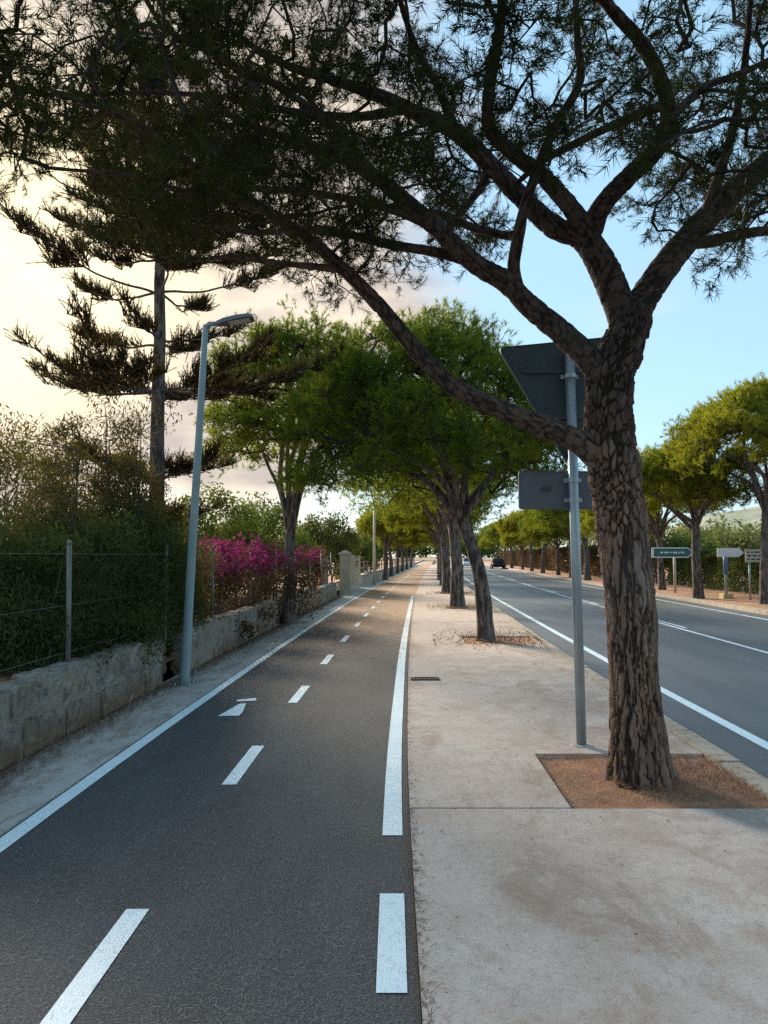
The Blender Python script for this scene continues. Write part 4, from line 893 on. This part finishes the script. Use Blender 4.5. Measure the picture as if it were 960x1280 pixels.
def rounded(poly, rad, n=6):
    out = []; P = np.array(poly, float)
    for k in range(len(P)):
        a, b, c = P[k - 1], P[k], P[(k + 1) % len(P)]; u = (a - b) / np.linalg.norm(a - b); v = (c - b) / np.linalg.norm(c - b); ha = math.acos(np.clip(u.dot(v), -1, 1)) / 2; t = rad / math.tan(ha)
        p0, p1 = b + u * t, b + v * t
        for q in range(n + 1): f = q / n; out.append((1 - f) ** 2 * p0 + 2 * f * (1 - f) * b + f * f * p1)
    return np.array(out)
s = 1.22; tri = rounded([(-s / 2, -.01), (s / 2, .11), (.0, -s * .866)], .05)
tc = D(697, 431, sb[1]) - sb; tl = D(712, 500, sb[1]) - sb
plate('triangle_plate', tri, (tl[0], .05, tc[2]), M['sign_back'], 0, .02)
rc = D(714, 612, sb[1]) - sb; plate('lower_plate', rounded([(-.44, -.165), (.44, -.165), (.44, .165), (-.44, .165)], .03), (rc[0], .05, rc[2]), M['sign_grey'], 0, .02)
for py in (470, 540, 600, 625):
    c = D(712 + (py - 440) * .031, py, sb[1]) - sb; MB().add(*tube([[c[0], -.0, c[2] - .018], [c[0], 0, c[2] + .018]], [.05, .05], 16)).add(*box((c[0], .045, c[2]), (.15, .03, .035))).build('clamp', M['galv'], sign)

for z_, w_ in ((tc[2] - .22, .40), (tc[2] - .62, .12)): MB().add(*box((tl[0], .047, z_), (w_ * 2, .022, .04))).build('stiffening_rail', M['sign_back'], sign)
MB().add(*box((rc[0] - .20, .046, rc[2] + .01), (.07, .003, .045))).build('sticker', M['sign_back'], sign)
# ------------------------------------------------------------------ signs across the road
SG = 'signs across the road'
def arrow_poly(w, h, head): return [(-w / 2, -h / 2), (w / 2 - head, -h / 2), (w / 2, 0), (w / 2 - head, h / 2), (-w / 2, h / 2)]
def panel(root, name, poly, c, m, th=.03, y=0.0):
    o = np.array(poly); n = len(o); V = np.vstack([np.stack([c[0] + o[:, 0], np.full(n, c[1] + y), c[2] + o[:, 1]], 1), np.stack([c[0] + o[:, 0], np.full(n, c[1] + y + th), c[2] + o[:, 1]], 1)])
    T_ = [[0, k, k + 1] for k in range(1, n - 1)] + [[n, n + k + 1, n + k] for k in range(1, n - 1)]; Q_ = [[k, n + k, n + (k + 1) % n, (k + 1) % n] for k in range(n)]
    return mesh(name, V, tris=T_, quads=Q_, mats=[m], parent=root)
def strip_text(root, c, w, h, rows, m, seed, y):
    r = np.random.default_rng(seed); mb = MB()
    for q in range(rows):
        z = c[2] + h * (.5 - (q + .5) / rows); x = c[0] - w / 2
        while x < c[0] + w / 2 - .04: l = .05 + .16 * r.random(); l = min(l, c[0] + w / 2 - x); mb.add(*box((x + l / 2, c[1] + y, z), (l, .004, h / rows * .42))); x += l + .05
    return mb.build('lettering', m, root)
def signpost(px, py, Yover=None): p = G(px, py, -.015); return p
g = signpost(844, 741); r1 = tag(empty('direction_sign', g), 'green arrow direction sign on a pale post left of the forked pine', 'sign', SG); sc_ = g[1] / FPX
MB().add(*tube([[0, 0, -.1], [0, 0, 54 * sc_]], [.06, .06], 10)).build('post', M['cream'], r1, True)
panel(r1, 'arrow_panel', arrow_poly(52 * sc_, 13 * sc_, 7 * sc_), (-3 * sc_, -.10, 50 * sc_), M['white']); panel(r1, 'green_face', arrow_poly(48 * sc_, 10 * sc_, 6 * sc_), (-2.4 * sc_, -.105, 50 * sc_), M['sign_green'], .004); strip_text(r1, (-4 * sc_, -.105, 50 * sc_), 30 * sc_, 5 * sc_, 1, M['white'], 1, -.004)
g = signpost(908, 748); r2 = tag(empty('direction_sign', g), 'white arrow sign on a post with blue sleeve, standing on a yellow block', 'sign', SG); sc_ = g[1] / FPX
MB().add(*tube([[0, 0, 0], [0, 0, 60 * sc_]], [.055, .055], 10)).build('post', M['galv'], r2, True); MB().add(*tube([[0, 0, 30 * sc_], [0, 0, 61 * sc_]], [.085, .085], 12)).build('sleeve', M['sign_blue'], r2, True)
panel(r2, 'arrow_panel', arrow_poly(33 * sc_, 11 * sc_, 6 * sc_), (5 * sc_, -.12, 57 * sc_), M['white']); MB().add(*box((0, 0, .08), (.40, .40, .22), 0, .92)).build('base_block', M['yellow_block'], r2)
g = signpost(938, 750); r3 = tag(empty('information_board', g), 'cream two post information board next to the right edge pine', 'sign', SG); sc_ = g[1] / FPX
for x in (0, 15 * sc_): MB().add(*tube([[x, 0, -.1], [x, 0, 62 * sc_]], [.04, .04], 8)).build('post', M['galv'], r3, True)
panel(r3, 'board', [(-6 * sc_, -8 * sc_), (21 * sc_, -8 * sc_), (21 * sc_, 8 * sc_), (-6 * sc_, 8 * sc_)], (0, -.08, 55 * sc_), M['cream']); strip_text(r3, (7 * sc_, -.08, 55 * sc_), 22 * sc_, 13 * sc_, 3, M['ink'], 2, -.004)

# ------------------------------------------------------------------ cars
def car(loc, rz, paint_m, label, front):
    root = tag(empty('car', loc, rz), label, 'car', 'cars far along the road'); W, L = .88, 2.1
    sec = [(-L, .35, .62, .80), (-L + .12, .30, .80, .90), (-.9, .22, .90, .97), (.9, .22, .88, .97), (L - .15, .26, .72, .92), (L, .36, .58, .78)]
    V = []; 
    for y, z0, z1, f in sec: V += [(-W * f, y, z0), (W * f, y, z0), (W * f, y, (z0 + z1) * .52), (W * f * .93, y, z1), (-W * f * .93, y, z1), (-W * f, y, (z0 + z1) * .52)]
    n = 6; Q = [[n * k + a, n * k + (a + 1) % n, n * k + n + (a + 1) % n, n * k + n + a] for k in range(5) for a in range(n)]; Q += [[0, 5, 2, 1], [5, 4, 3, 2], [30, 31, 32, 35], [35, 32, 33, 34]]
    mesh('body', V, quads=Q, mats=[paint_m], parent=root, smooth=False)
    cv = [(-.78, -1.75, .86), (.78, -1.75, .86), (.78, 1.0, .86), (-.78, 1.0, .86), (-.60, -1.25, 1.42), (.60, -1.25, 1.42), (.60, .25, 1.44), (-.60, .25, 1.44)]
    cab = mesh('cabin', cv, quads=BOXQ, mats=[paint_m], parent=root)
    for nm, idx in (('rear_window', [0, 1, 5, 4]), ('windscreen', [2, 3, 7, 6]), ('side_window', [1, 2, 6, 5]), ('side_window', [3, 0, 4, 7])):
        q = np.array([cv[i] for i in idx]); c = q.mean(0); q = c + (q - c) * .86; nrm = np.cross(q[1] - q[0], q[2] - q[0]); nrm = nrm / np.linalg.norm(nrm); mesh(nm, q + nrm * .008, quads=[[0, 1, 2, 3]], mats=[M['glass']], parent=cab)
    for x in (-.80, .80):
        for y in (-1.3, 1.3):
            w = mesh('wheel', *[tube([[x - .1, y, .32], [x + .1, y, .32]], [.32, .32], 16)[0]], tris=tube([[x - .1, y, .32], [x + .1, y, .32]], [.32, .32], 16)[1], quads=tube([[x - .1, y, .32], [x + .1, y, .32]], [.32, .32], 16)[2], mats=[M['tyre']], parent=root)
    for x in (-.62, .62):
        MB().add(*box((x, L - .03, .64), (.30, .10, .13))).build('headlight', M['head_lamp'], root); MB().add(*box((x, -L + .03, .72), (.28, .10, .16))).build('tail_light', M['red_lamp'], root)
    return root
g = G(622, 711, RZ); car((g[0], g[1], RZ), -.07, M['car_black'], 'small black car driving away far down the road', 0)
g = G(585, 709, RZ); car((g[0], g[1], RZ), math.pi - .07, M['car_white'], 'pale coloured car coming towards the camera, half hidden by the pine trunks', 1)
